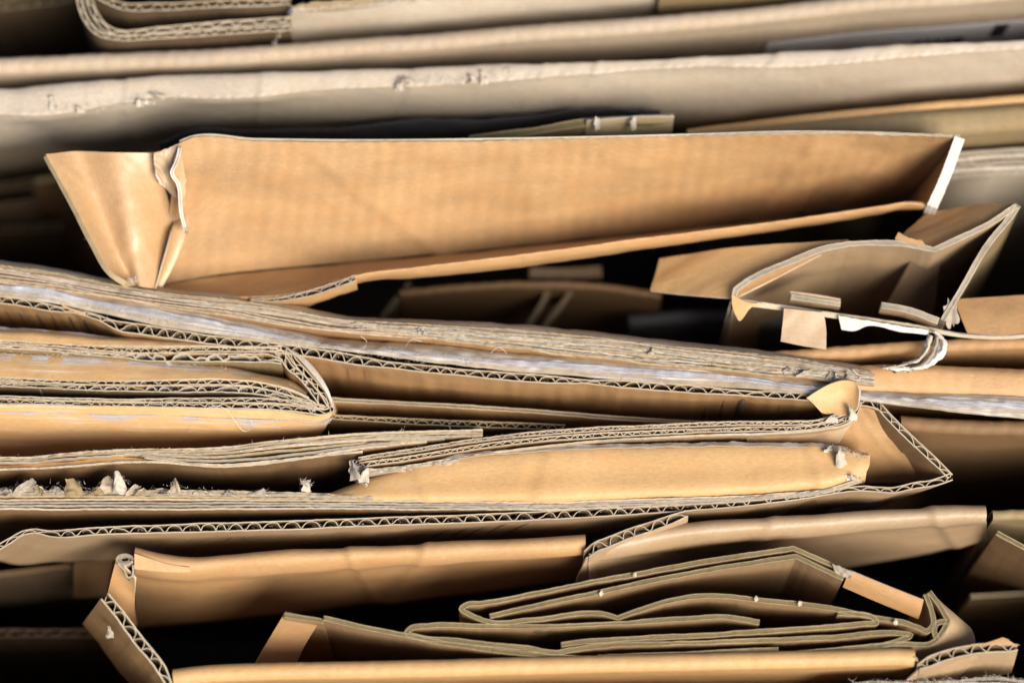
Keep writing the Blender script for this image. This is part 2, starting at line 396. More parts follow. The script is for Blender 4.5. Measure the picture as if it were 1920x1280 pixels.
def bundle(parent, top, bot, layers, mats, depth=260, th=4.0, wav=3.0, fray=5.0, h=0.0, name='layer', step=4.0, hstep=0.0, pinch=0.0, flutes=None):
    """Pressed layers of paper between two outlines, edges torn and uneven."""
    N_ = int(arclen(curve(top, h=h))[-1] / step); A = curve(top, n=N_, h=h); B = curve(bot, n=N_, h=h); s = arclen(A)
    for i in range(layers):
        t = i / max(1, layers - 1); sd = nseed()
        C = A * (1 - t) + B * t; n = normals(C)
        amp = wav * (0 if i in (0,) else 1)
        C = C + n * (amp * fbm(s / 70, sd) + 0.7 * fbm(s / 12, sd + 1))[:, None]
        C[:, 2] += hstep * i + fray * 0.6 * fbm(s / 120, sd + 2)
        m = mats[i % len(mats)]
        ribbon(name, C, th * (0.8 + 0.4 * random.random()), depth, [m[0], m[1]], parent, fray=fray, nrm=n, wrinkle=0)
        if flutes and i in flutes and i < layers - 1:
            C2 = A * (1 - (i + .5) / (layers - 1)) + B * ((i + .5) / (layers - 1)); gap = np.linalg.norm(A - B, axis=1) / (layers - 1)
            q = np.linspace(0, s[-1], int(s[-1] / 33 * 12)); ph = 2 * np.pi * (q / 33 + 0.4 * fbm(q / 90, sd + 3))
            base = np.stack([np.interp(q + 5 * np.cos(ph), s, C2[:, a]) for a in range(3)], 1); nn = np.stack([np.interp(q, s, n[:, a]) for a in range(3)], 1)
            W = base + nn * (np.sin(ph) * np.interp(q, s, gap) * 0.42 + 1.2 * fbm(q / 8, sd + 5))[:, None]
            ribbon('fluting', W, 2.2, min(depth, 120), [MEDG, CREAM], parent, fray=fray * 0.5, zoff=-3, wrinkle=0)

def fibres(parent, pts, count, length=9.0, h=3.0, mat=None, spread=5.0, name='loose_fibres', up=0.7, width=0.9):
    """Hair-thin torn paper fibres standing off a cut edge; too many to count."""
    mat = mat or WHITE; rng = random.Random(nseed()); C = curve(pts, step=3.0, h=h); V = []; Fq = []
    for _ in range(count):
        p = C[rng.randrange(len(C))] + np.array([rng.uniform(-3, 3), rng.uniform(-spread, spread), rng.uniform(-3, 2)])
        d = np.array([rng.gauss(0, 1), rng.gauss(0, 0.7) , abs(rng.gauss(0, up)) + 0.15]); d /= np.linalg.norm(d)
        l = length * rng.uniform(0.3, 1.3); w = width * rng.uniform(0.5, 1.2); c = np.array([rng.gauss(0, .35), rng.gauss(0, .35), rng.gauss(0, .3)])
        pr = [p + d * l * t + c * l * t * t for t in (0, .35, .7, 1)]
        for j, q in enumerate(pr):
            r = w * (1 - 0.7 * j / 3) / 2
            V += [q + (r, 0, 0), q + (-r * .5, r * .8, 0), q + (-r * .5, -r * .8, 0)]
        b = len(V) - 12
        for j in range(3):
            for a in range(3):
                Fq.append([b + 3*j + a, b + 3*j + (a+1) % 3, b + 3*j + 3 + (a+1) % 3, b + 3*j + 3 + a])
    o = mesh_obj(name, V, Fq, mat, parent=parent); o['kind'] = 'stuff'; return o

def hair(parent, pts, name='stray_fibre', r=0.55, h=6.0, mat=None):
    C = curve(pts, step=4, h=h); V = []; Fq = []
    for i, p in enumerate(C):
        for a in range(4):
            V.append(p + np.array([0, math.cos(a * math.pi / 2) * r, math.sin(a * math.pi / 2) * r]) + np.array([math.sin(a * math.pi / 2) * r * .7, 0, 0]))
        if i:
            b = 4 * (i - 1)
            for a in range(4): Fq.append([b + a, b + (a+1) % 4, b + 4 + (a+1) % 4, b + 4 + a])
    return mesh_obj(name, V, Fq, mat or WHITE, parent=parent)

def chunk(name, parent, px, py, h, w, hh, mat, seed, flat=0.35, nseg=26):
    """A torn, crumpled scrap of paper: a ragged bent flake with thickness."""
    rng = random.Random(seed); c = P(px, py, h); R_, T_ = 7, nseg
    up = np.array([0, ct, st]); rt = np.array([1, 0, 0]); fw = np.array([0, -st, ct])
    rad = [1 + 0.28 * float(vnoise(a * 0.9, seed)) + 0.22 * float(vnoise(a * 2.3, seed + 5)) for a in range(T_)]
    front = []; 
    for i in range(R_):
        row = []
        for a in range(T_ + 1):
            an = 2 * math.pi * a / T_; rr = rad[a % T_] * i / (R_ - 1)
            x, y = math.cos(an) * rr * w / 2, math.sin(an) * rr * hh / 2
            z = flat * w * (0.5 * float(vnoise(x / w * 2.5 + 3, seed + 1)) + 0.5 * float(vnoise(y / hh * 2.5 + 7, seed + 2)))
            row.append(c + rt * x + up * y + fw * z)
        front.append(row)
    A = np.array(front); B = A - fw * 3.0
    uv = A[..., :2]
    return solid_grid(name, A, B, uv, [mat, WHITE], parent)

def scrap(parent, px, py, w, hh, mat, seed, h=2, name='torn_scrap', lean=0.6):
    """a thin torn flap still joined to the sheet at its foot, curling up to a ragged point"""
    rng = random.Random(seed); k = 5; rails_ = []
    sx = rng.uniform(-0.5, 0.5) * w
    for j in range(k):
        f = j / (k - 1); ww = w * (1 - 0.60 * f ** 1.5) * (1 + 0.12 * rng.uniform(-1, 1)); cx = px + sx * f * f + rng.uniform(-1, 1) * w * 0.05
        z = h + hh * (0.9 * f - lean * f * f * rng.uniform(0.3, 1.2))
        row = []
        for a in range(5):
            g = a / 4 - 0.5
            row.append((cx + g * ww, py - hh * f + rng.uniform(-1, 1) * hh * 0.05 - (0.16 * hh * rng.uniform(0.2, 1.4) * (1 - 4 * g * g) if j == k - 1 else 0), z + rng.uniform(-1, 1) * w * 0.10 + w * 0.25 * math.cos(g * 3 + seed)))
        rails_.append(row)
    loft(name, parent, rails_[::-1], [mat, FRAY], th=2.0, n=22, sub=4, bump=1.6, bscale=9, fray=4.0, seed=seed * 7 + 3)

def thing(name, label, cat, group=None, at=(0, 0, 0)):
    o = bpy.data.objects.new(name, None); COL.objects.link(o); o.empty_display_size = 0.02
    o['label'] = label; o['category'] = cat
    if group: o['group'] = group
    return o

# ------------------------------------------------------------------ the setting: the floor under the stack
fl = mesh_obj('floor', [(-4200, -4200, -1400), (4200, -4200, -1400), (4200, 4200, -1400), (-4200, 4200, -1400)], [[0, 1, 2, 3]],
              kraft('floor_dust', (0.10, 0.085, 0.07), mottle=0.3), smooth=False)
fl['kind'] = 'structure'

blockerm = kraft('light_blocking_steel', (0.05, 0.05, 0.05), mottle=0.2, rough=0.5)
blocker = thing('light_blocking_bin', 'unseen dark bin walls added round the stack to block side light', 'bin')
xl, xr, yt, yb = P(-178, 640)[0], P(2098, 640)[0], P(960, -150)[1], P(960, 1360)[1]
for (x0, y0, x1, y1) in ((xl - 12, yb, xl, yt), (xr, yb, xr + 12, yt), (xl, yt, xr, yt + 12), (xl, yb - 12, xr, yb)):  # four added walls outside the frame keep light out of the gaps
    v = [(x, y, z) for z in (-1399, 60) for x, y in ((x0, y0), (x1, y0), (x1, y1), (x0, y1))]
    mesh_obj('side_panel', v, [[0, 3, 2, 1], [4, 5, 6, 7], [0, 1, 5, 4], [1, 2, 6, 5], [2, 3, 7, 6], [3, 0, 4, 7]], blockerm, parent=blocker, smooth=False)

G_ALL = 'flattened cardboard boxes packed in the stack'

# ================================================================== TOP OF THE PICTURE
t = thing('flattened_box', 'shade-darkened brown board in the top left corner with a sliver of open fluting', 'cardboard box', G_ALL)
board(t, [(-160, 22, -260), (-20, 12, -260), (60, 2, -260), (138, -8, -260)], th=22, depth=380, mat=DIM, med=MEDG, edge=CREAMD, pitch=30, mess=0.5)

t = thing('flattened_box', 'double-wall corrugated box bent round in a U at the upper left', 'cardboard box', G_ALL)
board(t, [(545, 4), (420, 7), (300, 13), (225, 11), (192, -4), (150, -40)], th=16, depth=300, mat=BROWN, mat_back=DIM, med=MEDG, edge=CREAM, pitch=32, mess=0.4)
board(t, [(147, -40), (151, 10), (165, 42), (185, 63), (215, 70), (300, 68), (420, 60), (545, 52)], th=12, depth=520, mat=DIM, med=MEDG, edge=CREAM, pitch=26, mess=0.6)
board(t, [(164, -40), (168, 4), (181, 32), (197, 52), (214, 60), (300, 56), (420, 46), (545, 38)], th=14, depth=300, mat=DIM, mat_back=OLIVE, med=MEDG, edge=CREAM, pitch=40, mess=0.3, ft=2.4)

t = thing('flattened_box', 'torn greyish board with a ragged white top edge above the long ridges', 'cardboard box', G_ALL)
loft('panel', t, [[(548, 22, 10), (640, 14, 10), (700, 9, 10), (790, -1, 10), (1000, -20, 10), (1252, -45, 10)],
                  [(540, 40, -30), (700, 36, -30), (1000, 10, -30), (1248, -10, -30)],
                  [(512, 92, -110), (700, 78, -130), (1000, 52, -130), (1238, 28, -130)],
                  [(505, 150, -260), (700, 150, -280), (1000, 130, -280), (1236, 100, -280)]], [GREY, FRAY], th=9, bump=2, fray=7, sub=6)
loft('torn_liner', t, [[(545, 12, 14), (600, 4, 14), (680, -4, 14), (760, -8, 14)], [(556, 24, 4), (640, 22, 4), (700, 14, 4), (780, 4, 4)]], [OLIVE, FRAY], th=4, bump=3, fray=6)
fibres(t, [(545, 24), (640, 14), (700, 9), (785, 0)], 160, length=10, h=12)
fibres(t, [(545, 24), (530, 55), (514, 88)], 60, length=7, h=0)

t = thing('flattened_box', 'dull olive board at the very top right behind the long ridges', 'cardboard box', G_ALL)
fold(t, [(1236, -15), (1400, -22), (1700, -45), (2080, -70)], mat=OLIVE, r=12)
t = thing('flattened_box', 'dull grey-brown board along the top border behind the torn greyish one', 'cardboard box', G_ALL)
fold(t, [(700, -35), (1100, -58), (1500, -85), (2080, -110)], mat=OLIVE, r=14)

t = thing('flattened_box', 'long box folded to a thin ribbed ridge, carrying a printed label at its right end', 'cardboard box', G_ALL)
C = fold(t, [(-160, 128), (0, 120), (200, 111), (400, 103), (640, 86), (800, 75), (960, 61), (1280, 37), (1500, 16), (1600, 4), (1760, -8), (2080, -34)], r=17, mat=GREY2, rib=1.7, wrinkle=4, step=4)
# label stuck on the front face, with blurred printing on it
def on_face(C, px0, px1, dtop, dbot, out, mat, name, parent, skew=0.0, n=60):
    """thin sheet on the front face of a fold whose ridge is C, between two photo columns"""
    xs = (C[:, 0]); a, b = P(px0, 60)[0], P(px1, 60)[0]
    q = np.linspace(a, b, n); L_ = np.stack([np.interp(q, xs, C[:, i]) for i in range(3)], 1); nn = normals(L_)
    rows = [];
    for d in np.linspace(dtop, dbot, 8):
        r = L_ + nn * out; r = r + np.array([skew * (d - dtop), 0, -d]); rows.append(r)
    A = np.array(rows); B = A - nn * 1.2
    s = arclen(L_); uv = np.stack(np.broadcast_arrays(s[None, :], np.linspace(dtop, dbot, 8)[:, None]), -1)
    return solid_grid(name, A, B, uv, [mat, mat], parent)
lab = on_face(C, 1445, 2040, 120, 420, 22, LABELM, 'label', t, skew=-0.08)
for a, b, d0, d1 in ((1462, 1486, 170, 250), (1735, 1752, 190, 225), (1758, 1768, 188, 228), (1774, 1790, 188, 224), (1796, 1806, 186, 224), (1810, 1832, 186, 220), (1740, 1826, 245, 256), (1885, 1912, 130, 200), (1180, 1190, 150, 180), (1196, 1212, 150, 180), (1218, 1228, 150, 180), (1234, 1258, 150, 180), (1264, 1276, 150, 180)):
    on_face(C, a, b, d0, d1, 23.5, INK, 'printed_mark', lab if a > 1400 else t, skew=-0.08, n=6)

t = thing('flattened_box', 'long pale box with a wide crushed, scuffed fold spanning the picture near the top', 'cardboard box', G_ALL)
R0 = [(-160, 176), (0, 166), (160, 153), (320, 141), (480, 136), (640, 131), (850, 124), (960, 121), (1280, 109), (1540, 95), (1700, 85), (1920, 75), (2080, 68)]
R1 = [(-160, 225), (0, 212), (90, 212), (200, 196), (300, 180), (400, 182), (480, 178), (640, 164), (800, 158), (900, 152), (1100, 136), (1280, 124), (1540, 120), (1700, 104), (1920, 90), (2080, 82)]
def sh(r, dy, h): return [(x, y + dy, h) for x, y in [(q[0], q[1]) for q in r]]
R9 = [(-160, 284), (0, 277), (200, 268), (340, 248), (640, 240), (900, 234), (1100, 238), (1280, 240), (1500, 222), (1700, 204), (1920, 188), (2080, 176)]
R1y = np.interp([p[0] for p in R9], [p[0] for p in R1], [p[1] for p in R1])
def mixr(f, h): return [(x, y0 * (1 - f) + y * f, h) for (x, y), y0 in zip(R9, R1y)]
loft('panel', t, [sh(R0, 100, -420), sh(R0, 10, -40), sh(R0, 1, -4), sh(R0, 0, 0), sh(R1, -3, 2), sh(R1, 1, 1), sh(R1, 6, -8), mixr(0.35, -60), mixr(0.75, -140), mixr(0.97, -235), mixr(1.0, -330), mixr(0.98, -420)],
     [GREY, CREAM], th=3, step=4.5, sub=4, bump=2.6, rib=1.9, ribrow=(5,), pitch=22, bscale=70, creases=[(245, 1.2, 6, -.05), (525, 1.0, 7, -.1), (860, 1.2, 6, -.2), (1130, 1.0, 6, -.25), (1255, 1.5, 6, -.3), (1640, 1.4, 6, -.4)])
for (x, y, w, hh, sd) in ((100, 208, 14, 26, 3), (262, 200, 12, 22, 9), (152, 212, 16, 12, 14), (300, 184, 30, 8, 31), (748, 170, 14, 24, 5), (908, 158, 14, 22, 8), (884, 156, 26, 14, 12), (765, 158, 26, 12, 18), (948, 138, 14, 12, 22), (280, 196, 24, 9, 41)):
    scrap(t, x, y, w, hh, FRAY if sd % 2 else GREY, sd, h=5, name='torn_flake', lean=1.0)
fibres(t, [(80, 200), (150, 202), (260, 188), (330, 176)], 160, length=9, h=10, spread=9)
fibres(t, [(730, 160), (780, 152), (900, 148), (960, 130)], 200, length=9, h=10, spread=9)
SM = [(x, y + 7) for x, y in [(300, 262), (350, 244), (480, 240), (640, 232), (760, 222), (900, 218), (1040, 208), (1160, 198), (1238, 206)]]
t = thing('flattened_box', 'dark wavy band of soot and painted shade beneath the long pale box', 'cardboard box', G_ALL)
loft('panel', t, [[(x, y, -70) for x, y in SM], [(x, y + 26, -120) for x, y in SM], [(x, y + 80, -240) for x, y in SM]], [SOOT_SHADE, SOOT_SHADE], th=3, bump=6, bscale=90, fray=6)  # dark sheet: soot plus the shade under the pale fold, put into its colour

# right hand boards behind the big warm box
t = thing('flattened_box', 'amber board directly under the right half of the long pale box', 'cardboard box', G_ALL)
fold(t, [(1290, 250), (1400, 236), (1500, 224), (1700, 204), (1920, 184), (2080, 170)], r=12, mat=GOLD, h=-60, rib=0.5)
t = thing('flattened_box', 'pale tan folded board above the grey layered one at the right edge', 'cardboard box', G_ALL)
fold(t, [(1330, 266), (1500, 246), (1700, 226), (1920, 211), (2080, 200)], r=20, mat=OLIVE, h=-40, flat=10)
t = thing('flattened_box', 'grey layered boards with crushed edges at the right beside the big warm box', 'cardboard box', G_ALL)
bundle(t, [(1776, 290), (1830, 286), (1920, 280), (2080, 270)], [(1776, 334), (1830, 328), (1920, 324), (2080, 316)], 5, [(GREY, FRAYG), (GREY2, FRAY)], th=9, wav=2, h=-110, fray=4)
t = thing('flattened_box', 'short brown strip with a pale end wedged above the big warm box', 'cardboard box', G_ALL)
board(t, [(880, 262, 10), (1000, 246, 10), (1100, 230, 10), (1262, 222, 10)], th=16, depth=110, mat=OLIVE, edge=CREAMD, core=CORE, lean=0.2, wrinkle=5)
loft('end_strip', t, [[(1100, 226, 22), (1180, 221, 22), (1264, 219, 22)], [(1096, 262, -20), (1180, 256, -20), (1258, 252, -20)]], [CREAMD, WHITE], th=3, bump=3)
for x in (1120, 1188): chunk('torn_flake', t, x, 232, 32, 12, 26, FRAY, int(x), flat=0.2)

# dim boards in the dark at the left
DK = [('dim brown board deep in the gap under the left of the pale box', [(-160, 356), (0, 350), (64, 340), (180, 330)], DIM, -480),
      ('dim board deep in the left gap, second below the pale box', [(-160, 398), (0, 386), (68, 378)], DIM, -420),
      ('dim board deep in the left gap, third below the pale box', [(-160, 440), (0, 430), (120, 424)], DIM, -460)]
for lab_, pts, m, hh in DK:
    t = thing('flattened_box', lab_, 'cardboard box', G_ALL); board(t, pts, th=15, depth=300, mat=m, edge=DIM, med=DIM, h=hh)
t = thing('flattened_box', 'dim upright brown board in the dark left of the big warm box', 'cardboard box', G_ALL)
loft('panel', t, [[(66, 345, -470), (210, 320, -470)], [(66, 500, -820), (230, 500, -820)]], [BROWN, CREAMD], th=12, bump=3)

# ================================================================== BIG WARM BOX
t = thing('collapsed_box', 'big warm brown box lying open like a trough, its crumpled end flap at the left', 'cardboard box')
BT = [(338, 268, 80), (352, 262, 82), (480, 264, 80), (640, 266, 80), (960, 263, 80), (1280, 256, 80), (1500, 250, 80), (1650, 252, 80), (1745, 256, 80), (1800, 259, 80)]
CR = [(296, 534, -95), (400, 516, -100), (640, 492, -110), (960, 462, -120), (1200, 437, -165), (1500, 405, -225), (1700, 385, -280), (1745, 385, -280)]
def midr(a, b, f, dh=0):
    ca, cb = curve(a, n=16), curve(b, n=16); q = ca * (1 - f) + cb * f; q[:, 2] += dh; return q
def to_px(w):
    """pixel of a world point"""
    o = np.array([0, -F * st, F * ct]); d = w - o; depth = -(d @ np.array([0, -st, ct])); return (960 + d[0] / depth * F, 640 - (d @ np.array([0, ct, st])) / depth * F, w[2])
def rail(W): return [to_px(w) for w in W]
loft('rear_panel', t, [BT, rail(midr(BT, CR, 0.04, 2)), rail(midr(BT, CR, 0.3, 5)), rail(midr(BT, CR, 0.65, -4)), CR], [ORANGE, CREAM], th=5, step=4.5, sub=8, bump=3.5, bscale=150, rib=1.6, ribrow=(0,), fray=1.5, creases=[(1540, 5, 14, -.35), (1610, -4, 10, -.3), (1690, 3, 10, -.3), (560, 2.5, 16, .9), (430, 2.0, 14, -.5), (960, 1.8, 18, .2), (1220, 2, 16, -.3)])
loft('rear_panel_back', t, [[(p[0], p[1], p[2] - 2) for p in BT], [(p[0], p[1] + 12, p[2] - 50) for p in BT]], [ORANGE, CREAM], th=5)
FR = [(470, 561, 0), (520, 560, 2), (580, 548, 4), (640, 527, 6), (668, 520, 6), (800, 503, 6), (960, 484, 6), (1200, 452, 4), (1500, 414, 2), (1650, 392, 0), (1700, 384, 0), (1748, 388, 0)]
FRs = [(300, 541, -60), (400, 556, -40)] + [(p[0], p[1] - 4, p[2] - 3) for p in FR]
CR2 = [(p[0], p[1] + 3, p[2] + 3) for p in CR]
tp = lambda x: float(np.interp(x, [480, 660, 860, 1050, 1750], [0.7, 0.85, 1.35, 1.3, 0.7]))
FRu = [(p[0], p[1] + 6 * tp(p[0]), p[2] - 9 * tp(p[0])) for p in FRs]; FRd = [(p[0], p[1] + 17 * tp(p[0]), p[2] - 56 * tp(p[0])) for p in FRs]
loft('front_flap', t, [CR2, rail(midr(CR2, FRs, 0.5, -6)), rail(midr(CR2, FRs, 0.9, -1)), FRs, FRu, FRd], [ORANGE2, CREAM], th=3, step=4.5, sub=6, bump=1.6, rib=0.7, ribrow=(3,))
board(t, [(468, 562, 2), (520, 561, 4), (580, 550, 5), (640, 530, 6), (666, 521, 6)], th=13, depth=60, mat=ORANGE2, med=MEDG, edge=FRAYG, k=[(0, .3), (0.5, 0.9), (1, 1)], mess=1.2, fray=5, pitch=26)
# the right end wall: its crushed white edge slants down to the ridge
board(t, [(1800, 258, 84), (1778, 318, 50), (1748, 388, 8)], th=19, depth=150, mat=ORANGE2, mat_back=ORANGE, edge=WHITE, core=WHITE, lt=5, mid_drop=0.5, fray=2, wrinkle=2)
loft('end_wall', t, [[(1800, 262, 78), (1780, 318, 44), (1747, 386, 4)], [(1796, 263, 75), (1745, 325, -90), (1690, 392, -275)]], [ORANGE, CREAM], th=4, linear=True)
# crumpled end flap at the left
L0 = [(86, 289, 84), (108, 330, 76), (138, 385, 64), (176, 455, 46), (214, 516, 26), (236, 527, 18)]
L1 = [(140, 284, 44), (165, 340, 34), (190, 400, 22), (216, 465, 6), (240, 512, -4), (252, 534, -4)]
L2 = [(212, 286, 66), (226, 340, 56), (236, 400, 42), (244, 455, 26), (256, 510, 12), (262, 537, 6)]
L3 = [(290, 287, 50), (302, 330, 24), (318, 390, -8), (322, 430, -20), (306, 495, -14), (292, 541, -10)]
loft('end_flap', t, [L0, L1, L2, L3], [GLOSSY, CREAMD], th=11, n=70, sub=14, bump=3.0, bscale=80)
L4 = [(322, 300, 20), (330, 350, 14), (345, 412, 12), (340, 440, 10), (322, 490, 2), (296, 541, -6)]
loft('flap_crease', t, [[(300, 300, -40), (312, 350, -45), (324, 400, -40), (322, 436, 10), (306, 495, 4), (293, 541, -6)], [(p[0] - 4, p[1], p[2] - 26) for p in L4], [(p[0] + 8, p[1] - 2, p[2] - 30) for p in L4]], [GLOSSY, CREAM], th=3, n=50)
loft('torn_liner', t, [[(288, 287, 74), (312, 279, 76), (338, 268, 84)], [(290, 312, 62), (306, 318, 56), (322, 330, 52)], [(300, 330, 58), (312, 356, 34), (330, 372, 30)]], [PINK, WHITE], th=3, n=30, bump=5, bscale=20, fray=3)
loft('torn_liner', t, [[(336, 272, 88), (344, 300, 84), (347, 350, 70), (344, 412, 44)], [(326, 300, 84), (322, 320, 82), (332, 340, 76), (338, 400, 50)]], [ORANGE2, WHITE], th=4, n=40, bump=3, bscale=25, fray=5)
board(t, [(338, 276, 92), (328, 310, 88), (322, 322, 86), (334, 346, 76), (340, 400, 54), (346, 425, 44)], th=7, depth=40, mat=ORANGE2, edge=WHITE, core=FRAY, lt=2)
fibres(t, [(86, 289, 62), (138, 385, 38), (214, 516, 8), (236, 527, 6)], 60, length=6, h=0, spread=2, mat=FRAY)
fibres(t, [(238, 528, 8), (256, 524, 8)], 70, length=8, h=8, spread=4)

# ================================================================== TORN BOX AT THE RIGHT
t = thing('collapsed_box', 'torn open box at the right, a slanted frame with a square hanging tag', 'cardboard box')
P1 = [(1376, 556, 10), (1380, 542, 12, 'c'), (1400, 528, 14), (1480, 491, 22), (1550, 465, 28), (1590, 457, 30, 'c'), (1640, 455, 30), (1690, 457, 32), (1752, 468, 36, 'c'), (1800, 446, 40), (1850, 422, 45), (1906, 386, 50)]
board(t, P1, th=11, depth=260, mat=PINK, mat_back=OLIVE, edge=CREAM, core=FRAYG, lt=2.6, fray=3, wrinkle=3, mid_drop=1)
board(t, [(1910, 384, 51), (1890, 412, 46), (1850, 462, 38), (1810, 530, 26), (1768, 600, 12)], th=11, depth=230, mat=BROWN, mat_back=OLIVE, edge=CREAM, core=FRAYG, fray=3, lt=2.6, wrinkle=3)
loft('outer_panel', t, [[(1236, 484, -90), (1400, 462, -30), (1592, 450, 14)], [(1220, 546, -70), (1300, 553, -30), (1378, 560, 2)]], [GOLD, CREAM], th=4, bump=3, bscale=100, linear=True)
loft('outer_panel', t, [[(1742, 398, -40), (1830, 384, 0), (1904, 384, 40)], [(1700, 430, -30), (1790, 425, 4), (1850, 420, 34)], [(1680, 452, -20), (1720, 458, 10), (1750, 464, 26)]], [TAN, CREAM], th=4, bump=3)
loft('torn_liner', t, [[(1684, 436, 44), (1700, 444, 42), (1730, 452, 40)], [(1678, 448, 34), (1705, 456, 36), (1738, 464, 38)]], [TAN, FRAY], th=3, bump=3, fray=4)
loft('inner_panel', t, [[(1716, 475, -30), (1765, 465, -30)], [(1655, 590, -200), (1750, 600, -200)]], [DIM, CREAM], th=4)
loft('base_flap', t, [[(1382, 560, 8), (1450, 570, 8), (1560, 586, 8), (1700, 606, 6), (1820, 628, 4), (1880, 630, 2), (1960, 622, 0), (2080, 600, 0)],
                      [(1384, 572, 2), (1450, 580, 2), (1560, 596, 2), (1700, 616, 0), (1820, 634, -2), (1880, 636, -4), (1960, 628, -6), (2080, 606, -6)]], [CREAM, FRAY], th=4, fray=1, bump=1)
loft('base_flap', t, [[(1790, 560, -20), (1860, 556, -20), (2080, 550, -20)], [(1800, 590, -6), (1860, 592, -6), (2080, 580, -6)], [(1816, 628, 1), (1880, 630, 0), (2080, 602, -2)]], [TAN, CREAM], th=3, bump=2)
loft('torn_corner', t, [[(1372, 552, 16), (1400, 566, 14), (1434, 570, 14)], [(1374, 578, 12), (1396, 580, 12), (1412, 574, 12)], [(1384, 600, 10), (1388, 601, 10), (1392, 598, 10)]], [GOLD, WHITE], th=4, bump=2)
loft('inner_flap', t, [[(1482, 546, 6), (1530, 552, 6), (1576, 560, 6)], [(1480, 562, 0), (1530, 568, 0), (1574, 576, 0)]], [PINK, WHITE], th=8, bump=1.5)
board(t, [(1482, 556, 10), (1576, 570, 10)], th=10, depth=30, mat=PINK, edge=CREAM, core=FRAYG)
board(t, [(1652, 572, 10), (1700, 580, 10), (1760, 602, 10)], th=13, depth=40, mat=PINK, edge=CREAM, core=FRAYG)
loft('hanging_tag', t, [[(1470, 578, 22), (1508, 582, 24), (1544, 586, 22)], [(1468, 602, 16), (1508, 606, 16), (1548, 606, 14)], [(1464, 640, 4), (1508, 649, 4), (1549, 655, 2)]], [PINK, WHITE], th=6, bump=2.5, bscale=40)
loft('torn_liner', t, [[(1572, 592, 16), (1620, 600, 16), (1680, 610, 14), (1740, 620, 12)], [(1578, 618, 10), (1604, 620, 10), (1622, 612, 12), (1690, 622, 8), (1742, 628, 8)]], [WHITE, FRAY], th=3, bump=3, bscale=15, fray=3)
for pts, w, mm in (([(1752, 622, 14), (1770, 640, 12), (1762, 662, 8), (1740, 682, 4), (1700, 692, 2), (1664, 690, 2)], 15, WHITE), ([(1744, 628, 10), (1738, 652, 8), (1720, 674, 6), (1690, 684, 4), (1655, 690, 2)], 9, FRAY), ([(1758, 628, 6), (1750, 660, 3), (1724, 688, 0), (1680, 698, -2)], 8, FRAYG)):
    loft('torn_strip', t, [[(p[0] - w / 2, p[1] - w / 4, p[2]) for p in pts], [(p[0] + 1, p[1], p[2] + 7) for p in pts], [(p[0] + w / 2, p[1] + w / 4, p[2]) for p in pts]], [mm, FRAY], th=2.5, n=60, bump=4, bscale=14, fray=5)
chunk('torn_film', t, 1784, 590, 8, 26, 50, FRAYG, 71, flat=0.3)

t = thing('flattened_box', 'brown board lying behind the twisted torn strip at the right edge', 'cardboard box', G_ALL)
fold(t, [(1440, 668, -20), (1600, 656, -20), (1750, 646, -20), (1920, 640, -20), (2080, 636, -20)], r=12, mat=TAN, h=-20)

# deep dim things in the dark hollow in the middle
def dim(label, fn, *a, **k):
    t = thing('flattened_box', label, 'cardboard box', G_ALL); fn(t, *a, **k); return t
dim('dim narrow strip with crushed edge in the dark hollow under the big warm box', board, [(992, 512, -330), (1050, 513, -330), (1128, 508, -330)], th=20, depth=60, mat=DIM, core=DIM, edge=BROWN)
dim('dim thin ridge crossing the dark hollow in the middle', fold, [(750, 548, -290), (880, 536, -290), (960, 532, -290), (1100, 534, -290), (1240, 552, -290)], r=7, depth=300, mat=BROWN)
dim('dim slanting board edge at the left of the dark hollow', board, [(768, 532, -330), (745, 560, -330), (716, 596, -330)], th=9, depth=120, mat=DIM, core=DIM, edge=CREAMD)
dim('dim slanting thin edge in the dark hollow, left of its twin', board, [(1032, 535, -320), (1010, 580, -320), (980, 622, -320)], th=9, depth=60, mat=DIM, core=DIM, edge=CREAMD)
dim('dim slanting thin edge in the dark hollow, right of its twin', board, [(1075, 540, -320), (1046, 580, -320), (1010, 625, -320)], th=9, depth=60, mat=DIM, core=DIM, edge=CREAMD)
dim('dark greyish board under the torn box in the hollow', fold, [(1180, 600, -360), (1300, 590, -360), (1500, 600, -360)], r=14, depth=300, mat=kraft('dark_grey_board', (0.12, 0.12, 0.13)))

# ================================================================== LONG LAYERED BUNDLE
t = thing('pressed_bundle', 'upper bundle of pressed torn grey-brown layers slanting down across the picture', 'cardboard bundle')
TA = [(-160, 474), (0, 498), (100, 512), (200, 532), (330, 552), (430, 562), (540, 580), (640, 600), (700, 603), (860, 613), (960, 618), (1060, 627), (1160, 638), (1250, 648), (1400, 664), (1520, 680), (1636, 698)]
TM = [(-160, 488), (0, 512), (100, 528), (200, 545), (330, 566), (430, 580), (540, 596), (640, 612), (700, 612), (860, 632), (960, 640), (1060, 645), (1160, 652), (1250, 664), (1400, 682), (1520, 696), (1640, 708)]
TB = [(-160, 504), (0, 529), (100, 542), (200, 556), (330, 578), (430, 592), (540, 610), (640, 622), (760, 632), (900, 641), (960, 648), (1020, 660), (1120, 668), (1180, 664), (1250, 672), (1400, 690), (1520, 704), (1640, 716)]
def wob(r, a, sd): return [(x, y + a * float(fbm(x / 90.0, sd))) for x, y in r]
TMu = [(x, y - 1.5) for x, y in wob(TM, 4, 3)]; TMd = [(x, y + 3.5) for x, y in wob(TM, 4, 3)]
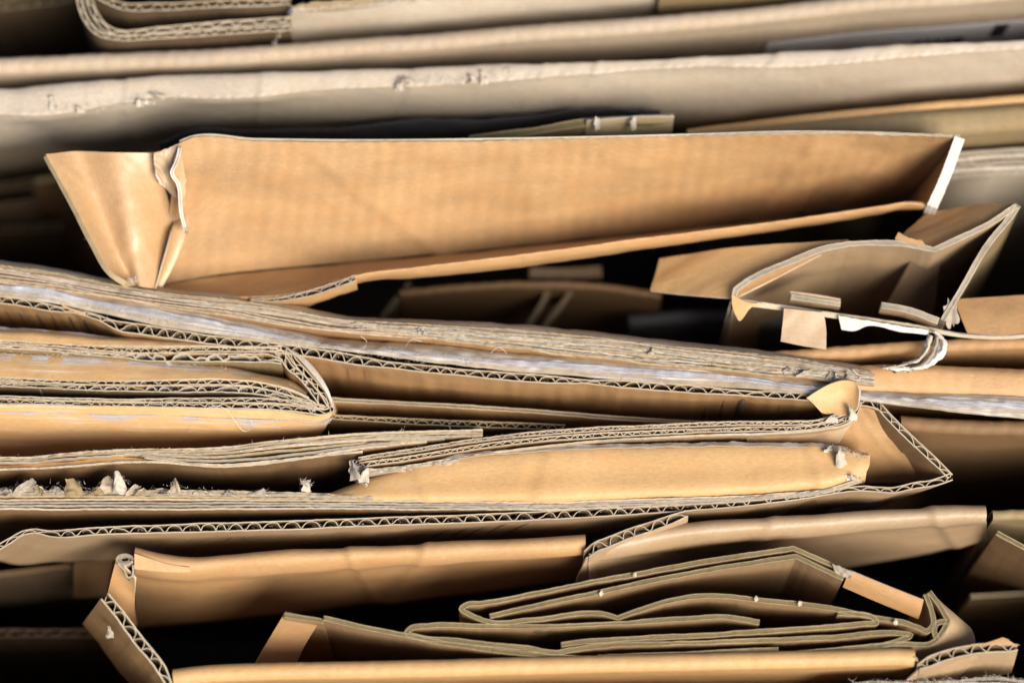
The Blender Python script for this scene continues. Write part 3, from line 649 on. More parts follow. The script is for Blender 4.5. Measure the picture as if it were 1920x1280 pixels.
def band(top, bot, h, mats, bump, bs, sd):
    bx = [p[0] for p in bot]; by = [p[1] for p in bot]
    mid = [(x, (y + float(np.interp(x, bx, by))) / 2) for x, y in top]
    loft('layer', t, [[(x, y + 24, h - 130) for x, y in top], [(x, y, h - 3) for x, y in top], [(x, y, h) for x, y in mid], [(x, y - 1, h + 2) for x, y in bot], [(x, y + 1, h - 8) for x, y in bot], [(x, y + 26, h - 110) for x, y in bot]],
         mats, th=2.5, step=4, sub=4, bump=bump, bscale=bs, seed=sd)
band(TA, TMu, 0, [STREAKY, CREAMD], 1.6, 40, 901)
band(TMd, TB, -4, [STREAKY, CREAMD], 1.6, 35, 911)
def tween(f, a, sd): return wob([(x, y * (1 - f) + float(np.interp(x, [p[0] for p in TB], [p[1] for p in TB])) * f) for x, y in TA], a, sd)
for rr, mm, hh_ in ((tween(.22, 7, 31), FRAY, 3), (tween(.35, 6, 33), FRAYG, 3), (tween(.68, 7, 35), FRAY, 2), (tween(.82, 6, 37), CREAM, 2), (TA, CREAMD, 2), (wob(TA, 5, 8), FRAYG, -1), (TMu, FRAYG, 2), (TMd, CREAMD, -2), (TB, CREAM, 0)):
    C_ = curve(rr, step=4, h=hh_)
    ribbon('torn_edge', C_, 2.2, 60, [TAN, mm], t, fray=5.5, wrinkle=0)
bundle(t, [(660, 606), (860, 620), (1060, 634), (1250, 655), (1420, 676), (1560, 694), (1640, 706)], [(690, 616), (860, 640), (1060, 662), (1250, 684), (1420, 700), (1560, 712), (1640, 722)], 8, [(STREAKY, FRAYG), (TAN, CREAMD), (GREY2, FRAY)], th=3.2, wav=3.2, fray=5, h=3)
fibres(t, TA, 260, length=5, h=3, spread=3, mat=FRAYG)
fibres(t, TB, 160, length=5, h=1, spread=3, mat=FRAYG)
for (x, y, w, hh, sd) in ((790, 622, 16, 12, 4), (1220, 660, 14, 12, 6), (1510, 700, 30, 14, 2), (1560, 706, 26, 14, 10), (1600, 704, 26, 16, 3), (1480, 696, 20, 12, 16)):
    scrap(t, x, y + hh / 2, w, hh, FRAYG, sd, h=5, name='torn_flake', lean=1.0)

t = thing('flattened_box', 'pale tan folded board emerging at the right from under the upper torn bundle', 'cardboard box', G_ALL)
fold(t, [(1560, 706), (1640, 700), (1720, 700), (1800, 703), (1920, 708), (2080, 712)], r=20, mat=ORANGE2, h=-6, flat=18, drop=0.6)

# the long taped box: worn taped top, fluted front, bent round at the right and back along the bottom
t = thing('collapsed_box', 'long collapsed box with scuffed taped top and open fluting, wrapped round the bundles', 'cardboard box')
W0 = [(-160, 508), (0, 530), (60, 533), (150, 553), (250, 570), (330, 584), (480, 614), (640, 645), (800, 656), (960, 671), (1060, 676), (1200, 686), (1350, 698), (1500, 716), (1640, 738), (1780, 744), (1920, 752), (2080, 760)]
W1 = [(-160, 534), (0, 553), (110, 570), (190, 586), (300, 610), (420, 628), (520, 642), (640, 655), (800, 677), (960, 694), (1060, 702), (1200, 714), (1350, 724), (1500, 735), (1640, 752), (1780, 770), (1920, 784), (2080, 796)]
loft('top_panel', t, [[(x, y - 4, -120) for x, y in W0], [(x, y, -6) for x, y in W0], [(x, (y + b) / 2, 1) for (x, y), b in zip(W0, np.interp([p[0] for p in W0], [p[0] for p in W1], [p[1] for p in W1]))], [(x, y, 3) for x, y in W1]],
     [WORN_LIT, CREAM], th=4, step=4, sub=6, bump=2.6, bscale=30, fray=2)
loft('packing_tape', t, [[(x, y + 5, 3) for x, y in W0], [(x, (y * .45 + b * .55), 7) for (x, y), b in zip(W0, np.interp([p[0] for p in W0], [p[0] for p in W1], [p[1] for p in W1]))]],
     [TAPE, TAPE], th=0.8, step=5, sub=4, bump=3.4, bscale=24)
FL = [(-160, 540), (0, 562), (60, 570), (110, 580), (140, 583, 'c'), (180, 594), (220, 610), (270, 618), (330, 627), (420, 640), (520, 652), (600, 663), (700, 680), (860, 697), (960, 706), (1060, 713), (1200, 722), (1300, 730), (1400, 737), (1500, 743), (1590, 752), (1636, 757), (1650, 762)]
board(t, FL, th=19, depth=330, mat=ORANGE, mat_back=BROWN, pitch=32, fray=1.6, k=[(0, .8), (.13, .85), (.165, .35), (.2, .6), (.22, 1.1), (.3, .95), (.49, 1), (.66, .85), (.70, .35), (.73, .8), (1, .8)], wrinkle=8)
loft('lifted_liner', t, [[(112, 568, 8), (125, 574, 8), (150, 585, 6)], [(118, 574, 8), (140, 584, 7), (166, 590, 4)]], [GOLD, CREAM], th=2.5, n=20, bump=2)
board(t, [(1648, 760), (1668, 782), (1700, 815), (1740, 852), (1770, 880), (1782, 893)], th=16, leanx=-0.42, depth=150, mat=BROWN, mat_back=ORANGE, pitch=30, k=0.85, mess=0.4)
WL = [(1784, 893), (1760, 902), (1710, 911), (1680, 918), (1650, 917), (1620, 915), (1590, 917), (1540, 924), (1480, 932), (1400, 941), (1300, 949), (1200, 956), (1050, 964), (900, 971), (750, 976), (600, 982), (450, 987), (300, 991), (180, 995), (95, 1000), (60, 995), (44, 998), (20, 1012), (0, 1024), (-60, 1060)][::-1]
board(t, WL, th=18, leanx=-0.42, depth=150, mat=PINK, mat_back=BROWN, pitch=33, k=[(0, .7), (.08, .55), (.1, .9), (.5, 1), (.75, .85), (.86, .7), (.9, .5), (1, .8)], wrinkle=6, fray=1.4)
loft('inner_panel', t, [[(1540, 772, -14), (1600, 764, -14), (1644, 766, -10)], [(1560, 830, -60), (1640, 830, -50), (1700, 830, -40)], [(1590, 905, -130), (1680, 905, -120), (1776, 892, -14)]], [ORANGE, CREAM], th=3, bump=2)
loft('handle_slot', t, [[(1550, 957, -95), (1600, 946, -85), (1656, 940, -75)], [(1560, 961, -98), (1612, 958, -96), (1644, 950, -86)]], [INK, INK], th=2, n=24)
fibres(t, WL, 260, length=4.5, h=1, spread=6, mat=FRAY)
fibres(t, [(p[0], p[1]) for p in FL], 320, length=5, h=1, spread=7, mat=FRAY)
fibres(t, [(150, 575), (330, 604), (520, 640), (700, 662), (900, 682)], 260, length=10, h=8, spread=8, up=0.4, width=0.7)
hair(t, [(680, 656, 6), (688, 640, 14), (676, 630, 18)]); hair(t, [(760, 650, 6), (772, 636, 14), (790, 640, 12)]); hair(t, [(920, 662, 6), (935, 650, 10), (950, 662, 8)])

t = thing('flattened_box', 'thin board with dark open fluting hanging below the long taped box in the middle', 'cardboard box', G_ALL)
board(t, [(560, 776, -40), (640, 782, -40), (760, 789, -40), (900, 795, -40), (1060, 801, -50)], th=12, depth=240, mat=BROWN, mat_back=TAN, edge=CREAMD, med=MEDG, pitch=20)
t = thing('flattened_box', 'brown panel filling the gap between the long taped box and the thin board below it', 'cardboard box', G_ALL)
board(t, [(600, 748, -60), (760, 756, -60), (960, 768, -60), (1200, 786, -70), (1540, 800, -90)], th=8, depth=240, mat=TAN, core=CORE)
t = thing('flattened_box', 'brown folded board at the right edge below the scuffed taped one', 'cardboard box', G_ALL)
fold(t, [(1690, 790, -30), (1780, 796, -30), (1920, 800, -30), (2080, 806, -30)], r=14, mat=BROWN, depth=500)

# ================================================================== LEFT DOUBLE-WALL PACK
t = thing('pressed_bundle', 'golden taped pack of double-wall board folded to a sharp corner at the left', 'cardboard bundle')
a0 = [(-160, 612), (0, 614), (120, 622), (250, 634), (400, 644), (520, 650)]
a1 = [(-160, 634), (0, 636), (120, 644), (250, 648), (400, 648), (522, 652)]
loft('top_panel', t, [[(x, y, -30) for x, y in a0], [(x, (y + a1[i][1]) / 2, -2) for i, (x, y) in enumerate(a0)], [(x, y, 2) for x, y in a1]], [GOLDT, CREAM], th=3, bump=2)
loft('packing_tape', t, [[(-160, 604, -28), (0, 612, -26), (120, 622, -24), (250, 636, -20), (420, 648, -10)], [(-160, 618, -16), (0, 622, -14), (120, 630, -12), (250, 641, -8), (420, 650, -4)]], [TAPE, TAPE], th=0.8, bump=2.5, bscale=30)
board(t, [(-160, 638), (0, 640), (150, 650), (250, 656), (400, 654), (470, 654), (528, 653)], th=11, depth=60, mat=GOLD, mat_back=GOLD, edge=CREAM, med=MED, pitch=26, mess=2.2, fray=4, k=[(0, .5), (.4, .6), (.6, 1.1), (1, 1)], wrinkle=1)
board(t, [(-160, 646), (0, 649), (150, 660), (250, 668), (300, 669), (400, 670), (470, 671), (505, 672), (528, 678)], th=19, depth=300, mat=OLIVE, mat_back=GOLD, edge=CREAM, med=FRAY, pitch=45, mess=2.6, fray=4, ft=3.0, k=[(0, .35), (.4, .35), (.57, .45), (.63, 1), (.95, 1), (1, .5)], wrinkle=2)
g0 = [(-160, 652), (0, 661), (120, 668), (240, 673), (330, 682), (430, 691), (500, 706), (545, 716), (575, 735)]
g1 = [(-160, 702), (0, 706), (120, 712), (240, 714), (330, 711), (430, 710), (500, 718), (552, 732), (580, 745)]
loft('inner_panel', t, [[(x, y - 2, -60) for x, y in g0], [(x, y, -20) for x, y in g0], [(x, (y + g1[i][1]) / 2, -6) for i, (x, y) in enumerate(g0)], [(x, y, 2) for x, y in g1]], [GOLDT, CREAM], th=3, bump=1.6, fray=1.5)
loft('packing_tape', t, [[(x, y + 1, -17) for x, y in g0], [(x, y * .72 + g1[i][1] * .28, -9) for i, (x, y) in enumerate(g0)]], [TAPE, TAPE], th=0.8, bump=1.6, bscale=30)
fibres(t, [(x, y) for x, y in g0[:6]], 240, length=6, h=-14, spread=4, width=.7)
board(t, [(-160, 704), (0, 710), (120, 715), (240, 717), (350, 716), (430, 716), (500, 724), (552, 740), (590, 758)], th=13, depth=160, mat=GOLD, edge=CREAM, med=MED, pitch=31, mess=1.6, fray=3, k=[(0, .5), (.35, .7), (.55, 1.1), (.9, 1), (1, .7)], wrinkle=1)
board(t, [(-160, 714), (0, 720), (120, 725), (240, 727), (350, 729), (430, 729), (500, 736), (550, 750), (592, 766)], th=14, depth=300, mat=DIM, edge=CREAM, med=FRAY, pitch=31, mess=2.0, fray=3, k=[(0, .5), (.35, .6), (.55, 1.1), (.85, 1.0), (1, .7)], wrinkle=1)
board(t, [(-160, 738), (0, 744), (120, 748), (240, 751), (350, 750), (430, 750), (520, 752), (580, 758), (608, 764)], th=9, depth=160, mat=GOLD, mat_back=OLIVE, edge=CREAM, med=MED, pitch=26, mess=1.8, fray=2.5, k=[(0, .6), (.5, .7), (.75, 1.3), (1, 1)], wrinkle=1)
# outer wrap: round the corner, up to the top
board(t, [(-160, 746), (0, 751), (120, 755), (240, 757), (350, 759), (430, 760), (520, 763), (580, 769), (608, 772), (622, 768, 'c'), (618, 752), (598, 728), (575, 702), (552, 676), (534, 654), (520, 651)], th=12, depth=200, mat=GOLDT, mat_back=TAN, edge=CREAM, med=MED, pitch=26, mess=1.6, fray=2.5, wrinkle=1, lean=-0.15)
board(t, [(608, 764), (600, 750), (580, 722), (560, 700), (545, 690), (530, 668), (520, 656)], th=14, depth=120, mat=TAN, edge=CREAM, med=FRAY, pitch=24, mess=2.0, fray=3)
loft('corner_liner', t, [[(536, 650, 4), (552, 662, 8), (582, 694, 8), (612, 736, 6), (624, 762, 3)], [(540, 652, 0), (562, 664, -6), (596, 698, -6), (618, 736, 0), (625, 764, 0)]], [WHITE, CREAM], th=2.5, n=40)
f0 = [(-160, 752, 0), (0, 757, 0), (240, 763, 0), (430, 767, 0), (540, 772, 0), (604, 779, 0), (624, 772, 0)]
f1 = [(-160, 772, -20), (0, 776, -20), (240, 783, -20), (430, 790, -20), (540, 794, -20), (598, 795, -20), (618, 786, -14)]
f2 = [(-160, 830, -130), (0, 832, -130), (240, 836, -130), (430, 836, -130), (540, 832, -120), (592, 826, -110), (600, 820, -100)]
f3 = [(-160, 930, -320), (0, 930, -320), (240, 930, -320), (430, 930, -320), (540, 926, -320), (578, 920, -310), (584, 915, -300)]
loft('front_panel', t, [f0, f1, f2, f3], [GOLDT, CREAM], th=3, bump=1.6)
def fr(a, b, f, dh): return [(p[0], p[1] * (1 - f) + q[1] * f, p[2] * (1 - f) + q[2] * f + dh) for p, q in zip(a, b)]
loft('packing_tape', t, [fr(f0, f1, .75, 3), fr(f1, f2, .16, 3)], [TAPE, TAPE], th=0.8, bump=1.8, bscale=40)
fibres(t, [(0, 752), (240, 757), (430, 760), (600, 768)], 220, length=7, h=2, spread=5, width=.7)
fibres(t, [(0, 715), (240, 725), (430, 724), (580, 748)], 200, length=7, h=1, spread=9, width=.8)
fibres(t, [(0, 644), (240, 660), (430, 664), (520, 668)], 200, length=8, h=1, spread=9, width=.8)
hr = thing('stray_hair', 'fine pale looped hair caught on the front of the golden taped pack', 'hair')
hair(hr, [(355, 812, -40), (370, 785, 10), (385, 768, 20), (405, 760, 22), (425, 768, 20), (440, 788, 12), (462, 808, -20), (473, 800, -10), (470, 785, 4)], name='strand', r=0.6)

# ================================================================== LEFT CENTRE LAYERS
t = thing('pressed_bundle', 'thin wavy bundle of torn edges with a golden strip at the left centre', 'cardboard bundle')
m0 = [(-160, 864), (0, 858), (60, 857), (120, 851), (250, 843), (350, 842), (430, 838), (500, 829), (600, 820), (700, 812), (800, 809), (905, 806)]
m1 = [(-160, 876), (0, 870), (60, 868), (120, 863), (250, 852), (310, 862), (350, 868), (420, 872), (480, 868), (560, 856), (640, 846), (680, 842)]
bundle(t, m0, [(x, y + 9) for x, y in m0], 3, [(GOLD, CREAM), (TAN, CREAMD), (TAN, FRAYG)], th=4.5, wav=2.0, fray=4)
bundle(t, [(250, 848), (350, 850), (430, 848), (500, 840), (600, 831), (700, 824), (800, 820), (900, 812)], [(270, 856), (350, 868), (420, 872), (480, 868), (560, 858), (640, 846), (720, 834), (800, 826)], 4, [(TAN, CREAM), (OLIVE, CREAMD), (OLIVE, FRAYG)], th=4.5, wav=1.8, fray=4, h=-1)
loft('golden_strip', t, [[(-160, 880, -8), (0, 873, -8), (120, 866, -8), (240, 857, -8), (290, 862, -8)], [(-160, 888, -2), (0, 881, -2), (120, 876, -2), (220, 868, -2), (284, 864, -4)]], [GOLD, CREAM], th=3, bump=1)
board(t, [(-160, 886), (0, 880), (120, 875), (230, 866), (300, 866), (350, 870), (420, 874), (480, 870), (560, 860), (640, 850), (680, 846)], th=4, depth=300, mat=BROWN, edge=CREAM, core=CORE, wrinkle=3, fray=3)
fibres(t, m0, 160, length=6, h=2, spread=4, mat=FRAY)

# crumbs row
t = thing('pressed_bundle', 'flat layered bundle at the left centre, topped by a row of torn curled scraps', 'cardboard bundle')
n0 = [(-160, 920), (0, 921), (120, 922), (300, 921), (420, 922), (560, 925), (700, 931)]
n1 = [(-160, 929), (0, 930), (120, 930), (300, 931), (420, 932), (560, 934), (700, 936)]
bundle(t, n0, n1, 3, [(OLIVE, CREAMD), (TAN, FRAYG), (GOLD, CREAMD)], th=4.5, wav=1.2, fray=6, depth=200)
u0 = [(-160, 936), (0, 937), (300, 936), (600, 938), (800, 940), (960, 942), (1060, 942), (1100, 940), (1280, 934), (1440, 927), (1560, 914), (1616, 897)]
u1 = [(-160, 953), (0, 954), (300, 954), (600, 953), (800, 954), (960, 954), (1060, 954), (1100, 952), (1280, 946), (1440, 935), (1560, 920), (1614, 902)]
bundle(t, u0, u1, 4, [(TAN, CREAM), (GREY, FRAYG), (DIM, FRAYG), (BROWN, CREAM)], th=3.4, wav=0.9, fray=3.5, depth=260)
for (x, y, w, hh, sd) in ((42, 928, 40, 32, 2), (74, 928, 26, 20, 4), (140, 930, 42, 36, 7), (204, 928, 40, 38, 9), (226, 926, 28, 46, 13), (246, 928, 26, 22, 15), (328, 926, 20, 30, 17), (180, 928, 34, 18, 19), (290, 928, 50, 12, 23), (574, 922, 18, 24, 27), (6, 928, 36, 16, 30), (105, 928, 30, 18, 36), (488, 926, 30, 10, 38), (380, 928, 40, 9, 41), (430, 929, 26, 8, 44), (262, 930, 20, 14, 46), (20, 930, 20, 14, 50)):
    scrap(t, x, y, w * 0.95, hh * 0.82, FRAY if sd in (13, 27) else OLIVE if sd % 3 == 1 else GREY2 if sd % 2 else FRAYG, sd)
    fibres(t, [(x - w / 2, y - hh * .45), (x, y - hh * .8), (x + w / 2, y - hh * .4)], 26, length=6, h=hh * .45, spread=3, mat=FRAYG, name='torn_fibres')
fibres(t, [(0, 916), (60, 908), (140, 908), (240, 905), (330, 912), (450, 920)], 40, length=6, h=4, spread=2, up=0.4)
fibres(t, [(566, 902), (582, 908)], 60, length=6, h=14, spread=5, up=1)

# ================================================================== CENTRE-RIGHT BUNDLE
t = thing('pressed_bundle', 'golden folded bundle in the right centre with one corner curled up like a petal', 'cardboard bundle')
c0 = [(672, 860), (720, 852), (760, 846), (860, 830), (960, 817), (1060, 808), (1200, 800), (1320, 795), (1420, 793), (1500, 792), (1530, 791), (1548, 786), (1570, 778), (1595, 770), (1608, 752)]
board(t, c0, th=9, depth=60, mat=TAN, edge=CREAM, med=MEDG, pitch=18, mess=1.2, fray=2.5, k=[(0, .8), (.5, 1), (.95, 1), (1, .5)], wrinkle=1)
board(t, [(674, 872), (700, 868), (760, 860), (860, 843), (960, 829), (1060, 820), (1200, 812), (1320, 807), (1420, 804), (1500, 803), (1545, 797), (1580, 788), (1604, 772), (1611, 750)], th=10, depth=60, mat=TAN, edge=CREAM, med=MEDG, pitch=18, mess=1.2, fray=3, wrinkle=1)
board(t, [(690, 880), (760, 874), (860, 858), (960, 844), (1060, 832), (1200, 822), (1320, 816), (1450, 812), (1545, 804), (1590, 793), (1608, 776)], th=4, depth=200, mat=PINK, edge=CREAM, core=CORE, fray=3, wrinkle=2)
bundle(t, [(668, 874), (700, 880), (760, 876), (860, 862)], [(664, 888), (720, 884), (780, 878), (860, 866)], 4, [(OLIVE, FRAYG), (GREY, CREAM)], th=4, wav=3, fray=8, depth=120)
g0 = [(618, 924, -20), (660, 912, -14), (720, 893, -8), (800, 870, -4), (880, 855, -4), (960, 847, -4), (1080, 840, -4), (1200, 837, -4), (1320, 835, -4), (1450, 835, -4), (1550, 838, -4), (1590, 845, 0), (1628, 854, 2)]
g1 = [(620, 926, 2), (700, 934, 3), (800, 937, 3), (900, 937, 3), (1000, 936, 3), (1100, 934, 3), (1200, 930, 3), (1320, 926, 3), (1420, 919, 3), (1500, 912, 3), (1560, 904, 3), (1596, 893, 4), (1624, 889, 4)]
G0 = curve(g0, n=40); G1 = curve(g1, n=40)
loft('golden_panel', t, creases=[(1500, 2, 10, .2), (1050, 1.5, 14, -.3), (760, 2, 10, .3)], rails=[rail(G0 + np.array([0, 6, -60])), g0, rail(G0 * .5 + G1 * .5 + np.array([0, 0, 3])), g1, rail(G1 + np.array([0, -6, -14])), rail(G1 + np.array([0, -6, -70]))], mats=[GOLD, CREAM], th=3, bump=2, bscale=130, fray=2)
loft('worn_edge', t, [[(x, y - 6, -6) for x, y, _ in g0[3:-1]], [(x, y + 1, 1) for x, y, _ in g0[3:-1]]], [WORN_LIT, FRAYG], th=2, bump=2, bscale=20, fray=3)
loft('torn_end', t, [[(1572, 842, 8), (1600, 848, 9), (1631, 854, 8)], [(1572, 868, 10), (1600, 872, 11), (1630, 872, 10)], [(1578, 892, 5), (1604, 893, 6), (1622, 889, 4)]], [GOLD, WHITE], th=4, bump=2.5, bscale=18, fray=4)
for (x, y, w, hh, sd) in ((668, 884, 22, 34, 3), (682, 893, 20, 22, 6), (660, 876, 12, 20, 8), (1578, 858, 20, 34, 11), (1560, 842, 30, 12, 13), (1600, 896, 24, 10, 15), (1600, 775, 16, 26, 17), (1560, 786, 24, 12, 18)):
    scrap(t, x, y + hh / 2, w, hh, FRAY if sd > 5 else FRAYG, sd + 40, h=8, name='torn_flake')
fibres(t, [(664, 868), (668, 890), (690, 905)], 160, length=9, h=12, spread=8)
fibres(t, [(1560, 840), (1600, 850), (1628, 860)], 90, length=6, h=12, spread=6)
fibres(t, [(700, 856), (960, 818), (1200, 803), (1500, 796)], 260, length=5, h=2, spread=6, mat=FRAY)
q0 = [(1512, 746, 16), (1530, 734, 20), (1556, 720, 24), (1584, 713, 26), (1604, 717, 26), (1612, 732, 26)]
q1 = [(1520, 752, 14), (1545, 748, 10), (1566, 742, 8), (1588, 738, 8), (1602, 742, 12), (1611, 748, 18)]
q2 = [(1530, 762, 10), (1548, 768, 6), (1566, 768, 3), (1582, 768, 3), (1598, 768, 8), (1608, 764, 14)]
q3 = [(1540, 773, 6), (1550, 776, 5), (1562, 774, 4), (1578, 778, 4), (1592, 778, 6), (1602, 774, 10)]
loft('curled_corner', t, [q0, q1, q2, q3], [GOLD, FRAY], th=3.5, n=44, bump=1.5)
loft('lower_liner', t, [[(1400, 812, -10), (1500, 806, -10), (1560, 798, -8), (1606, 780, -2)], [(1400, 832, -40), (1500, 832, -40), (1560, 832, -36), (1572, 830, -30)]], [PINK, CREAM], th=3, bump=2)

t = thing('flattened_box', 'brown board under the right end of the golden bundle, crushed thin grey edge', 'cardboard box', G_ALL)
bundle(t, [(1100, 942, -8), (1300, 934, -8), (1480, 920, -8), (1560, 908, -8), (1614, 890, -8)][:5], [(1100, 950, -8), (1300, 942, -8), (1480, 930, -8), (1570, 914, -8), (1616, 902, -8)], 3, [(TAN, CREAM), (GREY, FRAYG)], th=4, wav=1.5, fray=3)

# ================================================================== LOWER BOARDS
def tucked(t, pts, bottom, mat):
    """folded board whose front face reaches down to the outline bottom and bends away underneath"""
    C_ = curve(pts, n=70); x0 = np.array([to_px(w)[0] for w in C_]); y0 = np.array([to_px(w)[1] for w in C_])
    yb = np.interp(x0, [p[0] for p in bottom], [p[1] for p in bottom])
    def r_(y, z): return rail(C_ + np.array([0, 1, 0]) * y + np.array([0, 0, 1]) * z)
    def m_(f, extra=0.0): return [(x, a + (b - a) * f, -(b - a) * f / st * 0.97 - extra) for x, a, b in zip(x0, y0, yb)]
    loft('panel', t, [r_(26, -200), r_(24, -30), r_(17, -6), r_(8, 0), r_(-2, -2), r_(-7, -8), m_(.3), m_(.6), m_(.88), m_(1, 10), m_(.99, 60), m_(.98, 160)], [mat, CREAM], th=3, sub=4, bump=2.2, bscale=110, rib=0.5, ribrow=(4,), creases=[(840, 2.5, 10, -.2), (640, 2, 8, .1), (1480, 2, 12, -.2), (1700, 2.5, 10, .2)])
t = thing('flattened_box', 'long smooth pinkish-brown board with a squared right end, behind the thin cartons', 'cardboard box', G_ALL)
Q0 = [(1120, 1030), (1280, 1000), (1400, 990), (1500, 984), (1600, 977), (1700, 971), (1800, 966), (1850, 966)]
tucked(t, Q0, [(1120, 1122), (1280, 1110), (1400, 1092), (1500, 1076), (1600, 1060), (1750, 1036), (1850, 1012)], PINK)
board(t, [(1100, 1039, 10), (1116, 1026, 12), (1140, 1016, 12), (1180, 1000, 12), (1240, 980, 10), (1288, 962, 8)], th=19, depth=110, mat=PINK, mat_back=BROWN, pitch=31, k=[(0, .8), (.15, 1.05), (.8, .9), (1, .6)], lean=0.25)
loft('side_flap', t, [[(1100, 1048, 4), (1140, 1026, 6), (1200, 1004, 6), (1286, 972, 4)], [(1086, 1076, -60), (1130, 1066, -60), (1200, 1046, -70), (1292, 1020, -110)], [(1074, 1110, -200), (1140, 1110, -200), (1210, 1100, -230), (1310, 1080, -330)]], [PINK, CREAM], th=3, bump=2)

t = thing('flattened_box', 'dull olive-brown board at the right edge beyond the end of the long pinkish-brown one', 'cardboard box', G_ALL)
fold(t, [(1862, 964, -20), (1920, 962, -20), (2080, 960, -20)], r=10, mat=OLIVE, depth=300)
t = thing('flattened_box', 'dim board with a thin pale edge slanting down at the right edge', 'cardboard box', G_ALL)
board(t, [(1868, 998, -30), (1890, 1010, -30), (1920, 1026, -30), (2080, 1100, -30)], th=9, depth=300, mat=BROWN, edge=CREAMD, core=CORE)
t = thing('flattened_box', 'dim brown board deep in the lower right corner', 'cardboard box', G_ALL)
board(t, [(1820, 1118, -300), (1920, 1112, -300), (2080, 1105, -300)], th=9, depth=300, mat=BROWN, core=CORE)

t = thing('flattened_box', 'smooth golden-brown box with a holed corner, standing left of the thin cartons', 'cardboard box', G_ALL)
N0 = [(252, 1044, 4), (300, 1056, 2), (345, 1062, 0), (420, 1057, 0), (600, 1046, 0), (760, 1039, 0), (900, 1031, 0), (1010, 1026, 0), (1098, 1021, 0)]
tucked(t, N0, [(252, 1174), (400, 1164), (600, 1142), (760, 1124), (900, 1110), (1098, 1086)], ORANGE2)
loft('peeled_liner', t, [[(252, 1037, 14), (285, 1048, 8), (320, 1058, 4), (356, 1063, 2)], [(252, 1066, 2), (290, 1070, 0), (320, 1072, -2), (356, 1072, -4)]], [ORANGE2, CREAM], th=3, n=30)
loft('corner_panel', t, [[(219, 1042, 14), (232, 1062, 6), (252, 1085, 2)], [(202, 1110, -60), (225, 1120, -70), (252, 1130, -90)], [(188, 1170, -220), (220, 1180, -230), (258, 1172, -260)]], [ORANGE2, CREAM], th=4, n=24, bump=1.5)
for kx, rr, dd in ((0, 1.0, 0), (1, 0.62, 2)):
    pts = [(234 + 15 * rr * math.cos(a) , 1048 + 9 * rr * math.sin(a) , 14 - dd) for a in np.linspace(0.3, 2 * math.pi - 0.1, 14)]
    board(t, pts, th=3.4, depth=26, mat=GREY, edge=FRAYG, core=DIM, lt=1.2, wrinkle=0, step=1.5)
board(t, [(220, 1056, 12), (232, 1066, 10), (242, 1082, 8), (246, 1080, 8), (250, 1058, 12)], th=3, depth=30, mat=OLIVE, edge=CREAM, core=CORE, lt=1.2, wrinkle=0, step=1.5)
board(t, [(196, 1116, 20), (225, 1152, 20), (260, 1200, 20), (300, 1250, 18), (318, 1282, 14)], th=19, depth=150, mat=ORANGE2, mat_back=OLIVE, pitch=30, k=[(0, 1), (.5, 1), (.85, 1), (1, .6)], lt=3, mid_drop=2, lean=0.0, wrinkle=2, leanx=-0.25)
scrap(t, 206, 1196, 16, 20, FRAYG, 88, h=-30, name='torn_flake')

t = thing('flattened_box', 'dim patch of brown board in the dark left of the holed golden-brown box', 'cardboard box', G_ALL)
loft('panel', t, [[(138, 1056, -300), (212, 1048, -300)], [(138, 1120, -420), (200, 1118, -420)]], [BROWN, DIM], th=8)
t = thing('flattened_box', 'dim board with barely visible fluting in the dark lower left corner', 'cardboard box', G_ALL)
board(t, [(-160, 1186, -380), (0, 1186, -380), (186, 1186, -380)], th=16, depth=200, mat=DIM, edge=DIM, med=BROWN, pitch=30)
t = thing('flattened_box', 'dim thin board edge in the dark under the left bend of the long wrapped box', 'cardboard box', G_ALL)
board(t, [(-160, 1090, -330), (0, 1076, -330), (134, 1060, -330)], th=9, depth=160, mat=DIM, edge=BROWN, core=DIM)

# ================================================================== THIN CARTONS
def carton(label, polys, depth=200, th=9, hh=6):
    t = thing('folded_carton', label, 'carton', 'thin folded cartons nested at the lower right')
    for pts in polys:
        board(t, pts, th=th, depth=depth, mat=CARD, edge=CREAMD, core=CORE, lt=1.4, fray=1.2, h=hh, wrinkle=2, mid_drop=1.6, jitter=0.8, step=3)
    return t
tc = carton('peaked outer carton of thin board, its roof-like fold standing highest among the thin cartons',
       [[(1588, 1072), (1540, 1050), (1487, 1027, 'c'), (1400, 1040), (1300, 1056), (1200, 1074), (1100, 1092), (1000, 1112), (905, 1130), (872, 1134), (865, 1140), (880, 1150), (915, 1164), (1000, 1161), (1140, 1152), (1158, 1158, 'c'), (1200, 1142), (1310, 1117), (1340, 1116), (1420, 1124), (1560, 1140), (1640, 1157), (1700, 1168), (1722, 1176), (1738, 1182), (1750, 1172), (1748, 1150), (1736, 1112)],
        [(918, 1154), (1000, 1136), (1120, 1110), (1250, 1082), (1400, 1056), (1492, 1042, 'c'), (1530, 1060), (1582, 1084)]])
loft('tuck_flap', tc, [[(1592, 1068, 8), (1650, 1092, 8), (1732, 1124, 8)], [(1588, 1080, 0), (1650, 1106, 0), (1728, 1140, 0)], [(1580, 1100, -26), (1640, 1126, -26), (1722, 1160, -26)]], [ORANGE2, WHITE], th=3, n=30)
loft('torn_liner', tc, [[(1560, 1056, 14), (1580, 1062, 14), (1600, 1072, 12)], [(1566, 1072, 8), (1580, 1080, 8), (1594, 1084, 6)]], [FRAYG, FRAY], th=4, bump=3, bscale=8, n=24, fray=3)
for x, y in ((1190, 1077), (1128, 1112), (1418, 1122), (1500, 1131), (1680, 1166)): chunk('glue_spot', tc, x, y, 14, 7, 10, CREAM, int(x))
